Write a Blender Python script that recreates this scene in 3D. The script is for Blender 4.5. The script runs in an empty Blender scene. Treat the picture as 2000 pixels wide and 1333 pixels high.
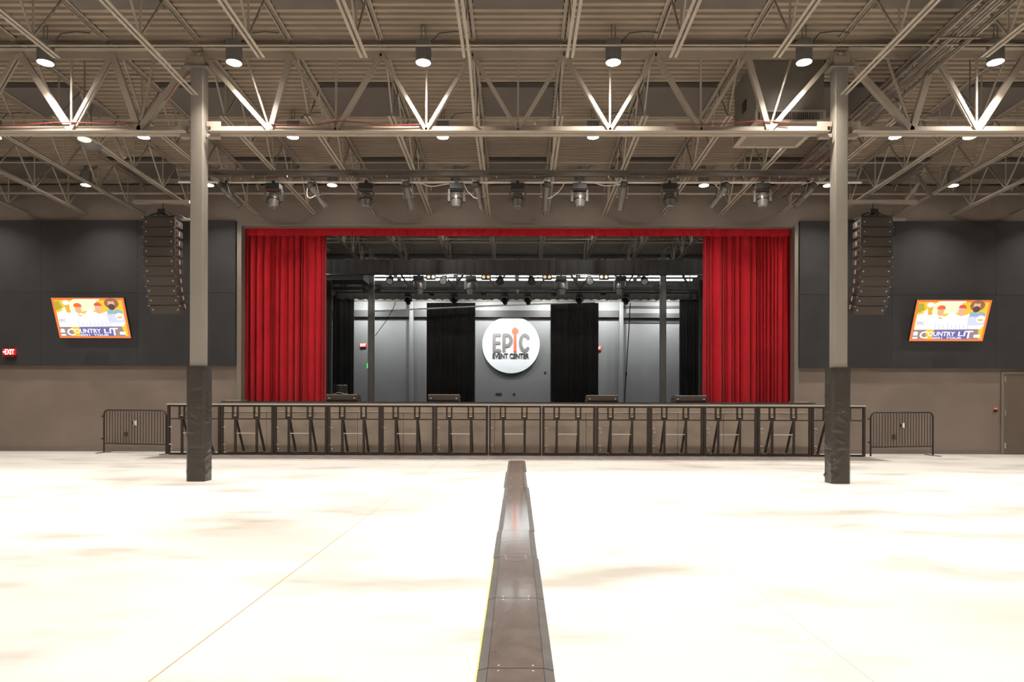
import bpy, math, random
from mathutils import Vector, Matrix, Euler
R = math.radians
random.seed(7)
sc = bpy.context.scene
COL = sc.collection
# ------------------------------------------------------------------ camera
F = 1333.0; HZ = 787.0; CAMH = 1.32; YAW = 0.0068; ROLL = 0.0028
cd = bpy.data.cameras.new('camera'); cam = bpy.data.objects.new('camera', cd); COL.objects.link(cam)
cd.sensor_width = 36; cd.lens = F / 2000 * 36; cd.shift_y = (HZ - 666.5) / 2000; cd.clip_end = 200
cam.location = (0, 0, CAMH)
cam.rotation_euler = (Matrix.Rotation(YAW, 3, 'Z') @ Matrix.Rotation(math.pi / 2, 3, 'X') @ Matrix.Rotation(ROLL, 3, 'Z')).to_euler()
sc.camera = cam

def at(x, y, Y):
    """world point seen at photo pixel (x, y) when it stands at depth Y"""
    dx = (x - 1000) / F; dy = (HZ - y) / F
    cr, sr = math.cos(ROLL), math.sin(ROLL)
    nx = dx * cr - dy * sr; nz = dx * sr + dy * cr
    ca, sa = math.cos(YAW), math.sin(YAW)
    X = nx * ca - sa; Yr = nx * sa + ca
    t = Y / Yr
    return Vector((X * t, Y, CAMH + nz * t))

# ------------------------------------------------------------------ materials
def mat(name, col, rough=0.6, metal=0.0, var=0.0, vscale=3.0, bump=0.0, bscale=40.0, emit=None, estr=0.0, sheen=0.0, coat=0.0, spec=0.5):
    m = bpy.data.materials.new(name); m.use_nodes = True
    nt = m.node_tree; b = nt.nodes['Principled BSDF']
    b.inputs['Base Color'].default_value = (*col, 1); b.inputs['Roughness'].default_value = rough
    b.inputs['Metallic'].default_value = metal; b.inputs['Specular IOR Level'].default_value = spec
    if sheen: b.inputs['Sheen Weight'].default_value = sheen
    if coat: b.inputs['Coat Weight'].default_value = coat
    if emit:
        b.inputs['Emission Color'].default_value = (*emit, 1); b.inputs['Emission Strength'].default_value = estr
    if var or bump:
        tc = nt.nodes.new('ShaderNodeTexCoord')
    if var:
        n = nt.nodes.new('ShaderNodeTexNoise'); n.inputs['Scale'].default_value = vscale; n.inputs['Detail'].default_value = 5
        nt.links.new(tc.outputs['Object'], n.inputs['Vector'])
        r = nt.nodes.new('ShaderNodeValToRGB')
        r.color_ramp.elements[0].position = .3; r.color_ramp.elements[1].position = .7
        r.color_ramp.elements[0].color = (*[c * (1 - var) for c in col], 1)
        r.color_ramp.elements[1].color = (*[min(1, c * (1 + var)) for c in col], 1)
        nt.links.new(n.outputs['Fac'], r.inputs['Fac']); nt.links.new(r.outputs['Color'], b.inputs['Base Color'])
    if bump:
        n2 = nt.nodes.new('ShaderNodeTexNoise'); n2.inputs['Scale'].default_value = bscale; n2.inputs['Detail'].default_value = 3
        nt.links.new(tc.outputs['Object'], n2.inputs['Vector'])
        bp = nt.nodes.new('ShaderNodeBump'); bp.inputs['Strength'].default_value = bump; bp.inputs['Distance'].default_value = .02
        nt.links.new(n2.outputs['Fac'], bp.inputs['Height']); nt.links.new(bp.outputs['Normal'], b.inputs['Normal'])
    return m

def concrete():
    m = bpy.data.materials.new('polished_concrete'); m.use_nodes = True
    nt = m.node_tree; b = nt.nodes['Principled BSDF']; N = nt.nodes.new; L = nt.links.new
    tc = N('ShaderNodeTexCoord')
    def noise(scale, det, sx=1.0, sy=1.0):
        mp = N('ShaderNodeMapping'); mp.inputs['Scale'].default_value = (sx, sy, 1); L(tc.outputs['Object'], mp.inputs['Vector'])
        n = N('ShaderNodeTexNoise'); n.inputs['Scale'].default_value = scale; n.inputs['Detail'].default_value = det
        L(mp.outputs['Vector'], n.inputs['Vector']); return n
    n1 = noise(.35, 7, .6, 1); r1 = N('ShaderNodeValToRGB')
    e = r1.color_ramp.elements; e[0].position = .26; e[0].color = (.36, .325, .285, 1); e[1].position = .44; e[1].color = (.50, .483, .455, 1)
    L(n1.outputs['Fac'], r1.inputs['Fac'])
    n3 = noise(1.3, 8, .55, 1.2); r3 = N('ShaderNodeValToRGB')
    e = r3.color_ramp.elements; e[0].position = .30; e[0].color = (.60, .575, .54, 1); e[1].position = .46; e[1].color = (1, 1, 1, 1)
    L(n3.outputs['Fac'], r3.inputs['Fac'])
    mx = N('ShaderNodeMix'); mx.data_type = 'RGBA'; mx.blend_type = 'MULTIPLY'; mx.inputs['Factor'].default_value = .8
    L(r1.outputs['Color'], mx.inputs['A']); L(r3.outputs['Color'], mx.inputs['B'])
    sp = N('ShaderNodeSeparateXYZ'); L(tc.outputs['Object'], sp.inputs['Vector'])
    wob = noise(2.0, 4)
    def line(sock, pos, w):
        a = N('ShaderNodeMath'); a.operation = 'SUBTRACT'; L(sock, a.inputs[0]); a.inputs[1].default_value = pos
        w2 = N('ShaderNodeMath'); w2.operation = 'MULTIPLY_ADD'; L(wob.outputs['Fac'], w2.inputs[0]); w2.inputs[1].default_value = .008; L(a.outputs[0], w2.inputs[2])
        c = N('ShaderNodeMath'); c.operation = 'ABSOLUTE'; L(w2.outputs[0], c.inputs[0])
        d = N('ShaderNodeMath'); d.operation = 'LESS_THAN'; L(c.outputs[0], d.inputs[0]); d.inputs[1].default_value = w
        return d.outputs[0]
    tot = None
    for s, p, w in [(sp.outputs['X'], -1.725, .005), (sp.outputs['X'], 1.70, .0018), (sp.outputs['X'], -5.25, .0018), (sp.outputs['X'], 5.25, .0018), (sp.outputs['Y'], 11.35, .010), (sp.outputs['Y'], 4.62, .004), (sp.outputs['Y'], -2, .004)]:
        o = line(s, p, w)
        if tot is None: tot = o
        else:
            a = N('ShaderNodeMath'); a.operation = 'MAXIMUM'; L(tot, a.inputs[0]); L(o, a.inputs[1]); tot = a.outputs[0]
    m2 = N('ShaderNodeMix'); m2.data_type = 'RGBA'; L(tot, m2.inputs['Factor']); L(mx.outputs['Result'], m2.inputs['A']); m2.inputs['B'].default_value = (.30, .22, .12, 1)
    L(m2.outputs['Result'], b.inputs['Base Color'])
    b.inputs['Roughness'].default_value = .42
    return m

M = {}
M['floor'] = concrete()
M['deck'] = mat('painted_roof_deck', (.235, .186, .138), .55, var=.10, vscale=1.2)
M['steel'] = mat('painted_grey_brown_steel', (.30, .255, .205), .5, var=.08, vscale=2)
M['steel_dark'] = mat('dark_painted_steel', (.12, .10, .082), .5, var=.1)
M['column'] = mat('taupe_column_paint', (.20, .178, .15), .38, var=.05, vscale=2)
M['wall'] = mat('taupe_wall_paint', (.176, .138, .111), .75, var=.07, vscale=1.1, bump=.08)
M['wall_dim'] = mat('dark_taupe_wall_paint', (.14, .118, .098), .75, var=.07)
M['stagewall'] = mat('grey_stage_wall_paint', (.16, .157, .15), .6, var=.06, vscale=1)
M['stage_dark'] = mat('dark_stage_brown', (.026, .021, .017), .6)  # back wall shade put into this colour; sockets and duct share it
M['acoustic'] = mat('charcoal_acoustic_fabric', (.027, .0255, .0265), .95, var=.12, vscale=2, bump=.3, bscale=300)
M['trim'] = mat('taupe_trim', (.17, .148, .122), .6)
M['door'] = mat('dark_brown_door_paint', (.115, .088, .068), .45, var=.06)
M['red'] = mat('red_velvet', (.39, .0085, .0155), .9, sheen=.06, spec=.2, var=.10, vscale=1.4, bump=.2, bscale=90)
M['black_cloth'] = mat('black_drape_cloth', (.025, .021, .018), .85, sheen=.2, var=.1)
M['grey_cloth'] = mat('grey_border_cloth', (.20, .205, .215), .85, sheen=.3)
M['vinyl'] = mat('black_brown_vinyl', (.034, .027, .022), .36, var=.12, vscale=6, bump=.5, bscale=9)
M['barrier'] = mat('dark_bronze_barrier_metal', (.034, .025, .019), .42, metal=.35, var=.1)
M['rail'] = mat('worn_top_rail_metal', (.48, .43, .38), .35, metal=.2)
M['plate'] = mat('worn_tread_plate', (.20, .18, .17), .38, metal=.3, var=.35, vscale=4)
M['facade'] = mat('brown_stage_facade', (.245, .192, .148), .55, var=.16, vscale=2.2)
M['stagetop'] = mat('black_stage_floor', (.03, .028, .027), .45, var=.2)
M['alu'] = mat('bright_aluminium', (.62, .58, .53), .3, metal=.85)
M['chrome'] = mat('chrome_bolt', (.75, .72, .68), .22, metal=1)
M['speaker'] = mat('black_brown_speaker_paint', (.046, .036, .030), .45, var=.1)
M['grille'] = mat('dark_brown_grille', (.052, .038, .029), .5, metal=.2, bump=.35, bscale=160)
M['black'] = mat('black_plastic', (.018, .016, .015), .4)
M['housing'] = mat('grey_lamp_housing', (.12, .115, .11), .45)
M['head'] = mat('dark_grey_head_shell', (.11, .098, .085), .32, metal=.3)
M['lens'] = mat('fixture_glass', (.25, .25, .25), .08, metal=.6)
M['lenspale'] = mat('pale_lens', (.5, .48, .45), .25)
M['warm'] = mat('warm_blinder_lens', (.8, .62, .42), .3, emit=(1, .62, .32), estr=.5)
M['lamp'] = mat('lit_lamp_lens', (1, 1, 1), .5, emit=(1, .95, .88), estr=75)
M['lampdim'] = mat('pale_pendant_lens', (.85, .82, .75), .3, emit=(1, .9, .75), estr=.55)
M['strip'] = mat('lit_strip_lens', (1, 1, 1), .5, emit=(.95, 1, 1), estr=11.0)
M['redwire'] = mat('red_cable_jacket', (.22, .03, .028), .45)
M['whitewire'] = mat('white_cable_jacket', (.55, .52, .48), .45)
M['blackwire'] = mat('black_cable_jacket', (.02, .018, .017), .5)
M['paper'] = mat('white_plate', (.85, .83, .80), .4)
M['signwhite'] = mat('white_sign_face', (.88, .88, .88), .45)
M['signgrey'] = mat('grey_sign_letter', (.23, .21, .20), .5)
M['signdark'] = mat('dark_sign_letter', (.055, .045, .04), .5)
M['signred'] = mat('coral_sign_paint', (.80, .16, .09), .5)
M['mat'] = mat('worn_rubber_ramp', (.115, .095, .085), .10, spec=.9, var=.18, vscale=5, bump=.015, bscale=10)
M['matedge'] = mat('dark_ramp_edge', (.085, .078, .075), .35, var=.25, vscale=6)
M['yellow'] = mat('yellow_edge_line', (.75, .6, .08), .5)
M['silvering'] = mat('grey_insulation_facing', (.105, .088, .075), .5, var=.1, vscale=1.5)
M['dark'] = mat('dark_gap', (.03, .024, .018), .9)
M['hvac'] = mat('painted_duct', (.17, .148, .12), .5, var=.06)
M['conduit'] = mat('galvanised_conduit', (.42, .38, .33), .32, metal=.8)
M['exitbody'] = mat('dark_red_exit_body', (.10, .006, .006), .3)
M['exitred'] = mat('red_exit_face', (.5, .01, .01), .3, emit=(1, .03, .04), estr=.3)
M['exittext'] = mat('lit_exit_letters', (1, .9, .85), .3, emit=(1, .55, .5), estr=1.5)
M['green'] = mat('green_indicator', (.05, .5, .1), .3, emit=(.05, 1, .15), estr=1.2)
M['redglow'] = mat('red_indicator', (.6, .05, .03), .3, emit=(1, .1, .06), estr=1.0)
def em(name, c, s=1.0): return mat(name, (.02, .02, .02), .4, emit=c, estr=s)
E = dict(orange=em('screen_orange', (1, .22, .045), 1.0), yel=em('screen_yellow', (1, .62, .03), 1.0), olive=em('screen_olive', (.55, .42, .03)), pale=em('screen_pale', (1, .93, .6), 1.1),
         white=em('screen_white', (1, 1, 1), 1.25), blue=em('screen_blue', (.16, .15, .42)), greyv=em('screen_grey', (.35, .26, .26)), brown=em('screen_brown', (.35, .15, .07)),
         skin=em('screen_skin', (.9, .50, .30)), redc=em('screen_red', (.85, .10, .05)), beard=em('screen_beard', (.10, .055, .05)), ocap=em('screen_cap', (.95, .16, .03)), teal=em('screen_denim', (.35, .5, .6)),
         lav=em('screen_lavender', (.75, .78, 1), 1.0), skin2=em('screen_gold', (.85, .5, .06)))

# ------------------------------------------------------------------ mesh builder
class MB:
    def __init__(s): s.v = []; s.f = []; s.mi = []; s.cur = 0
    def face(s, *pts):
        i = len(s.v); s.v += [tuple(p) for p in pts]; s.f.append(tuple(range(i, i + len(pts)))); s.mi.append(s.cur)
    def addf(s, vs, fs):
        i = len(s.v); s.v += [tuple(p) for p in vs]
        for f in fs: s.f.append(tuple(a + i for a in f)); s.mi.append(s.cur)
    def box(s, x0, x1, y0, y1, z0, z1):
        x0, x1 = min(x0, x1), max(x0, x1); y0, y1 = min(y0, y1), max(y0, y1); z0, z1 = min(z0, z1), max(z0, z1)
        s.addf([(x0, y0, z0), (x1, y0, z0), (x1, y1, z0), (x0, y1, z0), (x0, y0, z1), (x1, y0, z1), (x1, y1, z1), (x0, y1, z1)],
               [(0, 3, 2, 1), (4, 5, 6, 7), (0, 1, 5, 4), (1, 2, 6, 5), (2, 3, 7, 6), (3, 0, 4, 7)]); return s
    def bar(s, p0, p1, w, h, side=(0, 1, 0)):
        """w along `side`, h perpendicular to it"""
        p0, p1 = Vector(p0), Vector(p1); d = (p1 - p0).normalized(); a = Vector(side); a = (a - d * a.dot(d))
        if a.length < 1e-4: a = d.orthogonal()
        a.normalize(); b = d.cross(a)
        q = [a * w / 2 * i + b * h / 2 * j for i, j in ((-1, -1), (1, -1), (1, 1), (-1, 1))]
        s.addf([p0 + k for k in q] + [p1 + k for k in q], [(0, 3, 2, 1), (4, 5, 6, 7), (0, 1, 5, 4), (1, 2, 6, 5), (2, 3, 7, 6), (3, 0, 4, 7)]); return s
    def tube(s, pts, r, n=8, cap=True):
        pts = [Vector(p) for p in pts]; rr = r if isinstance(r, (list, tuple)) else [r] * len(pts)
        rings = []; prev = None
        for k, p in enumerate(pts):
            d = (pts[min(k + 1, len(pts) - 1)] - pts[max(k - 1, 0)]).normalized()
            if prev is None: a = d.orthogonal().normalized()
            else: a = (prev - d * prev.dot(d)); a = a.normalized() if a.length > 1e-5 else d.orthogonal().normalized()
            prev = a; b = d.cross(a)
            rings.append([p + (a * math.cos(2 * math.pi * j / n) + b * math.sin(2 * math.pi * j / n)) * rr[k] for j in range(n)])
        vs = [v for g in rings for v in g]; fs = []
        for k in range(len(rings) - 1):
            for j in range(n): fs.append((k * n + j, k * n + (j + 1) % n, (k + 1) * n + (j + 1) % n, (k + 1) * n + j))
        if cap: fs.append(tuple(reversed(range(n)))); fs.append(tuple(range((len(rings) - 1) * n, len(rings) * n)))
        s.addf(vs, fs); return s
    def lathe(s, p, axis, prof, n=20):
        """prof: (distance along the axis, radius)"""
        p = Vector(p); d = Vector(axis).normalized(); a = d.orthogonal().normalized(); b = d.cross(a)
        vs = []; fs = []
        for t, r in prof:
            for j in range(n): vs.append(p + d * t + (a * math.cos(2 * math.pi * j / n) + b * math.sin(2 * math.pi * j / n)) * max(r, 1e-4))
        for k in range(len(prof) - 1):
            for j in range(n): fs.append((k * n + j, k * n + (j + 1) % n, (k + 1) * n + (j + 1) % n, (k + 1) * n + j))
        fs.append(tuple(reversed(range(n)))); fs.append(tuple(range((len(prof) - 1) * n, len(prof) * n)))
        s.addf(vs, fs); return s
    def flat(s, pts, y, t=.004):
        """polygon in x-z, thickness t from y towards -y"""
        n = len(pts); vs = [(x, y, z) for x, z in pts] + [(x, y - t, z) for x, z in pts]
        s.addf(vs, [tuple(range(n)), tuple(reversed(range(n, 2 * n)))] + [(j, j + n, (j + 1) % n + n, (j + 1) % n) for j in range(n)]); return s
    def ell(s, cx, cz, rx, rz, y, t=.004, n=20, a0=0, a1=360):
        full = abs(a1 - a0) >= 360
        k = n if full else n + 1
        return s.flat([(cx + rx * math.cos(R(a0 + (a1 - a0) * j / n)), cz + rz * math.sin(R(a0 + (a1 - a0) * j / n))) for j in range(k)], y, t)
    def build(s, name, m, parent=None, smooth=False, world=True):
        me = bpy.data.meshes.new(name); vs = s.v
        o = bpy.data.objects.new(name, me)
        if parent is not None:
            o.parent = parent
            if world:
                L = parent_loc(parent); vs = [(v[0] - L.x, v[1] - L.y, v[2] - L.z) for v in vs]
        elif world:
            xs = [v[0] for v in vs]; ys = [v[1] for v in vs]; zs = [v[2] for v in vs]
            L = Vector(((min(xs) + max(xs)) / 2, (min(ys) + max(ys)) / 2, min(zs)))
            vs = [(v[0] - L.x, v[1] - L.y, v[2] - L.z) for v in vs]; o.location = L
        me.from_pydata(vs, [], s.f)
        ms = m if isinstance(m, (list, tuple)) else [m]
        for q in ms: me.materials.append(q)
        if len(ms) > 1: me.polygons.foreach_set('material_index', s.mi)
        if smooth:
            me.polygons.foreach_set('use_smooth', [True] * len(me.polygons)); me.set_sharp_from_angle(angle=R(38))
        me.update(); COL.objects.link(o); return o

def parent_loc(p):
    L = Vector((0, 0, 0))
    while p is not None: L = L + p.location; p = p.parent
    return L
def tag(o, label, cat, group=None, kind=None):
    o['label'] = label; o['category'] = cat
    if group: o['group'] = group
    if kind: o['kind'] = kind
    return o
def thing(name, label, cat, loc=(0, 0, 0), rot=(0, 0, 0), group=None):
    o = bpy.data.objects.new(name, None); o.empty_display_size = .1; COL.objects.link(o)
    o.location = loc; o.rotation_euler = rot
    return tag(o, label, cat, group)
def struct(mb, name, m, smooth=False):
    o = mb.build(name, m, smooth=smooth); o['kind'] = 'structure'; return o
def dup(root, loc=None, rot=None, label=None, group=None):
    r = root.copy(); COL.objects.link(r)
    if loc is not None: r.location = loc
    if rot is not None: r.rotation_euler = rot
    if label: r['label'] = label
    if group: r['group'] = group
    def rec(a, b):
        for ch in list(a.children):
            if ch == b: continue
            c = ch.copy(); COL.objects.link(c); c.parent = b; rec(ch, c)
    rec(root, r); return r
NTH = ['leftmost', 'second from the left', 'third from the left', 'fourth from the left', 'fifth from the left', 'sixth from the left', 'seventh from the left']
def nth(i, n):
    if n % 2 and i == n // 2: return 'middle one'
    if i < (n + 1) // 2: return NTH[i]
    return NTH[n - 1 - i].replace('left', 'right')
def text_mesh(txt, name, m, x0, x1, z0, z1, y, parent, ext=.004, off=0.0, shear=0.0):
    cu = bpy.data.curves.new('t', 'FONT'); cu.body = txt; cu.extrude = .02; cu.offset = off; cu.shear = shear; cu.resolution_u = 3
    ob = bpy.data.objects.new('t', cu); COL.objects.link(ob)
    dg = bpy.context.evaluated_depsgraph_get(); me = bpy.data.meshes.new_from_object(ob.evaluated_get(dg))
    bpy.data.objects.remove(ob)
    xs = [v.co.x for v in me.vertices]; ys = [v.co.y for v in me.vertices]; zs = [v.co.z for v in me.vertices]
    ax, bx, ay, by, az, bz = min(xs), max(xs), min(ys), max(ys), min(zs), max(zs)
    for v in me.vertices:
        v.co = (x0 + (v.co.x - ax) / (bx - ax) * (x1 - x0), y - (v.co.z - az) / (bz - az) * ext, z0 + (v.co.y - ay) / (by - ay) * (z1 - z0))
    me.materials.clear(); me.materials.append(m); me.name = name
    o = bpy.data.objects.new(name, me); COL.objects.link(o); o.parent = parent; return o

# ------------------------------------------------------------------ roof geometry
def deck(Y): return CAMH + 6.45 - .037 * Y
YW = 18.0; YC = 11.385; YG2 = 24.9; YB = 34.9
# structure: floor, walls
struct(MB().box(-16, 16, -9, YB + .2, -.2, 0), 'floor', M['floor'])
struct(MB().box(-16.2, -16, -9, YB, 0, 7.9), 'wall_left', M['wall_dim'])
struct(MB().box(16, 16.2, -9, YB, 0, 7.9), 'wall_right', M['wall_dim'])
struct(MB().box(-16, 16, -9.2, -9, 0, 8.3), 'wall_rear', M['wall_dim'])
XL = at(472, 600, YW).x; XR = at(1551, 600, YW).x; ZT = at(1000, 443, YW).z
w = MB()
w.box(-16, XL, YW, YW + .25, 0, deck(YW) - .05); w.box(XR, 16, YW, YW + .25, 0, deck(YW) - .05); w.box(XL, XR, YW, YW + .25, ZT, deck(YW) - .05)
struct(w, 'wall_front', M['wall'])
t_ = MB(); t_.box(XL - .12, XL, YW - .03, YW, 1.33, ZT + .02); struct(t_, 'trim_1', M['trim'])
t_ = MB(); t_.box(XR, XR + .12, YW - .03, YW, 1.33, ZT + .02); struct(t_, 'trim_2', M['trim'])
t_ = MB(); t_.box(XL - .12, XR + .12, YW - .02, YW, ZT + .021, ZT + .06); struct(t_, 'trim_3', M['trim'])
struct(MB().box(-16, -8.0, YW - .02, YW, 0, .11), 'baseboard_left', M['wall_dim'])
xd = at(1958, 800, YW).x
struct(MB().box(8.0, xd - .06, YW - .02, YW, 0, .11), 'baseboard_right', M['wall_dim'])
# stage room walls
struct(MB().box(-16, 16, YB, YB + .2, 0, 7.0), 'wall_back', M['stagewall'])
struct(MB().box(-10.2, -10, YW + .25, YB, 0, 7.0), 'wall_stage_left', M['stagewall'])
struct(MB().box(10, 10.2, YW + .25, YB, 0, 7.0), 'wall_stage_right', M['stagewall'])
# corrugated roof deck
d = MB(); pitch = .1524; y = -9.0; prof = []
while y < YB:
    prof += [(y, 0), (y + .075, 0), (y + .090, .05), (y + .137, .05)]; y += pitch
prof.append((y, 0))
for (a, za), (b, zb) in zip(prof[:-1], prof[1:]):
    d.face((-16, a, deck(a) + za), (16, a, deck(a) + za), (16, b, deck(b) + zb), (-16, b, deck(b) + zb))
d.face((-16, -9, deck(-9) + .12), (16, -9, deck(-9) + .12), (16, y, deck(y) + .12), (-16, y, deck(y) + .12))
struct(d, 'ceiling', M['deck'])
# door on the right of the front wall
dz = at(1975, 731, YW).z; xr = xd + 1.0
dr = MB().box(xd, xr, YW - .045, YW, .01, dz).build('door_1', M['door']); dr['kind'] = 'structure'
fr = MB(); fr.box(xd - .06, xd, YW - .05, YW, 0, dz + .05); fr.box(xr, xr + .06, YW - .05, YW, 0, dz + .05); fr.box(xd, xr, YW - .05, YW, dz, dz + .05)
struct(fr, 'trim_4', M['trim'])
for yy in (741, 807, 871):
    p = at(1963, yy, YW - .05); MB().box(p.x - .02, p.x + .015, p.y - .012, p.y + .01, p.z - .075, p.z + .075).build('hinge', M['alu'], dr)
# ------------------------------------------------------------------ skylight covers between the joists
JX = [.01 + .762 * s + 1.524 * k for k in range(0, 9) for s in (1,)] ; JX = sorted([.01 + .762 + 1.524 * k for k in range(9)] + [.01 - .762 - 1.524 * k for k in range(9)])
n = 0
rows = [(9.15, 10.47, 'nearest row'), (12.73, 14.08, 'row behind the column line'), (16.27, 17.6, 'row by the front wall')]
for (ya, yb, rn) in rows:
    for k in range(-4, 5):
        cx = .01 + 3.048 * k; x0, x1 = cx - .68, cx + .68
        side = 'in the middle of the ceiling' if k == 0 else ('%s of centre' % (['', 'one step', 'two steps', 'three steps', 'four steps'][abs(k)] + (' left' if k < 0 else ' right')))
        t = thing('skylight_cover', 'smooth grey-brown roof sheet, %s, %s' % (rn, side), 'roof panel', (cx, ya, deck(ya) - .06), group='covered roof openings')
        def sl(mb, x0, x1, a, b, dz0, dz1):
            mb.addf([(x0, a, deck(a) - dz1), (x1, a, deck(a) - dz1), (x1, b, deck(b) - dz1), (x0, b, deck(b) - dz1), (x0, a, deck(a) - dz0), (x1, a, deck(a) - dz0), (x1, b, deck(b) - dz0), (x0, b, deck(b) - dz0)],
                    [(0, 3, 2, 1), (4, 5, 6, 7), (0, 1, 5, 4), (1, 2, 6, 5), (2, 3, 7, 6), (3, 0, 4, 7)]); return mb
        sl(MB(), x0, x1, ya + .15, yb, .004, .02).build('cover_sheet', M['silvering'], t)
        sl(MB(), x0, x1, ya, ya + .14, .003, .012).build('curb_gap', M['dark'], t)

# ------------------------------------------------------------------ joists
def chord(mb, ya, yb, dtop, leg, up):
    """double angle from ya to yb, its outer face dtop below the deck; up: legs stand up"""
    def pt(x, Y, dd): return (x, Y, deck(Y) - dd)
    for s in (-1, 1):
        for (xa, xb, da, db) in ((s * .016, s * .060, dtop, dtop + .007), (s * .016, s * .023, dtop - leg if up else dtop, dtop if up else dtop + leg)):
            x0, x1 = min(xa, xb), max(xa, xb)
            mb.addf([pt(x0, ya, db), pt(x1, ya, db), pt(x1, yb, db), pt(x0, yb, db), pt(x0, ya, da), pt(x1, ya, da), pt(x1, yb, da), pt(x0, yb, da)],
                    [(0, 3, 2, 1), (4, 5, 6, 7), (0, 1, 5, 4), (1, 2, 6, 5), (2, 3, 7, 6), (3, 0, 4, 7)])
def make_joist(name, ya, yb, depth, step, ends, label):
    """ya..yb: top chord; the bottom chord starts and ends `ends` inside it"""
    t = thing(name, label, 'roof joist', (0, ya, deck(ya)), group='open web roof joists')
    mb = MB(); chord(mb, ya, yb, .012, .05, False); mb.build('top_chord', M['steel'], t)
    e0, e1 = ends
    mb = MB(); chord(mb, e0, e1, depth - .007, .05, True); mb.build('bottom_chord', M['steel'], t)
    def P(Y, dd): return Vector((0, Y, deck(Y) - dd))
    nodes = []; y = e0 + .12
    while y < e1 - .08: nodes.append(y); y += step
    protos = {}
    def member(key, a, b, w):
        if key in protos and key[0] != 'e':
            o = protos[key][0].copy(); COL.objects.link(o); o.parent = t
            o.location = (a - protos[key][1])
        else:
            o = MB().bar(a, b, w, w).build('web_member', M['steel'], t); protos[key] = (o, a)
    for k, yn in enumerate(nodes):
        b = P(yn, depth - .03)
        if yn - step / 2 > ya + .05: member(('l',), b, P(yn - step / 2, .04), .026)
        else: member(('e', k), b, P(ya + .06, .04), .03)
        if yn + step / 2 < yb - .05: member(('r',), b, P(yn + step / 2, .04), .026)
        else: member(('e', 'x', k), b, P(yb - .06, .04), .03)
        member(('v',), b, P(yn, .04), .022)
    return t
FD = .835
lab_near = 'tan open-web roof joist in front of the columns, %s'
jn = make_joist('roof_joist', 4.2, YC - .12, .97, 1.22, (4.6, 10.1), '')
jf = make_joist('roof_joist', YC + .02, YG2 - .1, FD, 1.22, (YC + .9, YG2 - .7), '')
def jname(X):
    i = sum(1 for q in JX if abs(q) < abs(X) - .1 and q * X > 0)
    side = 'left' if X < 0 else 'right'
    return '%s one %s of the ceiling centre' % (['first', 'second', 'third', 'fourth', 'fifth', 'sixth', 'seventh', 'eighth', 'ninth'][i], side)
firstn = firstf = True; JNEAR = {}
for X in JX:
    for proto, nm, first in ((jn, 'tan joist before the girder', firstn), (jf, 'tan joist behind the girder', firstf)):
        L = '%s, %s' % (nm, jname(X)); base = proto.location
        if first: proto.location = (X, base.y, base.z); proto['label'] = L; q = proto
        else: q = dup(proto, (X, base.y, base.z), label=L)
        if proto is jn: JNEAR[round(X, 2)] = q
    firstn = firstf = False
def ext(q, X, sides, zend, yend):
    mb = MB(); z0 = deck(10.1) - .97
    for s in sides: mb.bar((X + s * .038, 10.06, z0 + .004), (X + s * .038, yend, zend), .042, .008, side=(1, 0, 0))
    mb.build('chord_extension', M['steel'], q)
for X, q in JNEAR.items():
    if abs(abs(X) - 5.33) < .08: ext(q, X, (-1, 1), deck(11.2) - .97, 11.22)
    if abs(X + .752) < .05: ext(q, X, (1,), CAMH + 4.63, 11.36)
# ------------------------------------------------------------------ girders
def girder(Y, zt, zb, xa, xb, tops, bottoms, label, struts, M_=None, light=True):
    """tops: joist nodes; bottoms: list of (x, [top nodes joined], strut top or None)"""
    m = M_ or M['steel']
    t = thing('joist_girder', label, 'roof girder', ((xa + xb) / 2, Y, zb), group='joist girders')
    mb = MB(); mb.box(xa, xb, Y - .125, Y - .012, zt - .012, zt); mb.box(xa, xb, Y + .012, Y + .125, zt - .012, zt)
    mb.box(xa, xb, Y - .024, Y - .012, zt - .13, zt - .012); mb.box(xa, xb, Y + .012, Y + .024, zt - .13, zt - .012); mb.build('top_chord', m, t)
    xc, xe = xa + .1 if abs(xa) < 15 else xa, xb - .1 if abs(xb) < 15 else xb
    mb = MB(); mb.box(xc, xe, Y - .125, Y - .012, zb, zb + .012); mb.box(xc, xe, Y + .012, Y + .125, zb, zb + .012)
    mb.box(xc, xe, Y - .024, Y - .012, zb + .012, zb + .115); mb.box(xc, xe, Y + .012, Y + .024, zb + .012, zb + .115); mb.build('bottom_chord', m, t)
    for x, ups, st in bottoms:
        for u, wd in ups:
            mb = MB()
            for o in (-.035, .035): mb.bar((x, Y + o, zb + .04), (u, Y + o, zt - .06), .012 if wd > .08 else .03, wd)
            if wd > .08: mb.bar((x, Y, zb + .04), (u, Y, zt - .06), .07, wd * .9)
            mb.build('web_diagonal', m, t)
        if st is not None: MB().bar((x, Y, zb + .04), (st, Y, zt - .06), .03, .03).build('web_strut', m, t)
    for x, sgn in struts:
        MB().box(x, x + sgn * .20, Y - .012, Y + .10, zb - .06, zb - .002).build('lower_plate', m, t); MB().box(x, x + sgn * .24, Y - .012, Y + .012, zb + .118, zb + .20).build('upper_plate', m, t)
    return t
ZT1 = CAMH + 5.87; ZB1 = CAMH + 4.49
CXL = at(383.2, 400, 11.28).x; CXR = at(1644.1, 400, 11.28).x
J = {k: .01 + (.762 + 1.524 * k) for k in range(9)}; JN = {k: .01 - (.762 + 1.524 * k) for k in range(9)}
w6, w5, wb = .062, .05, .10
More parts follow.
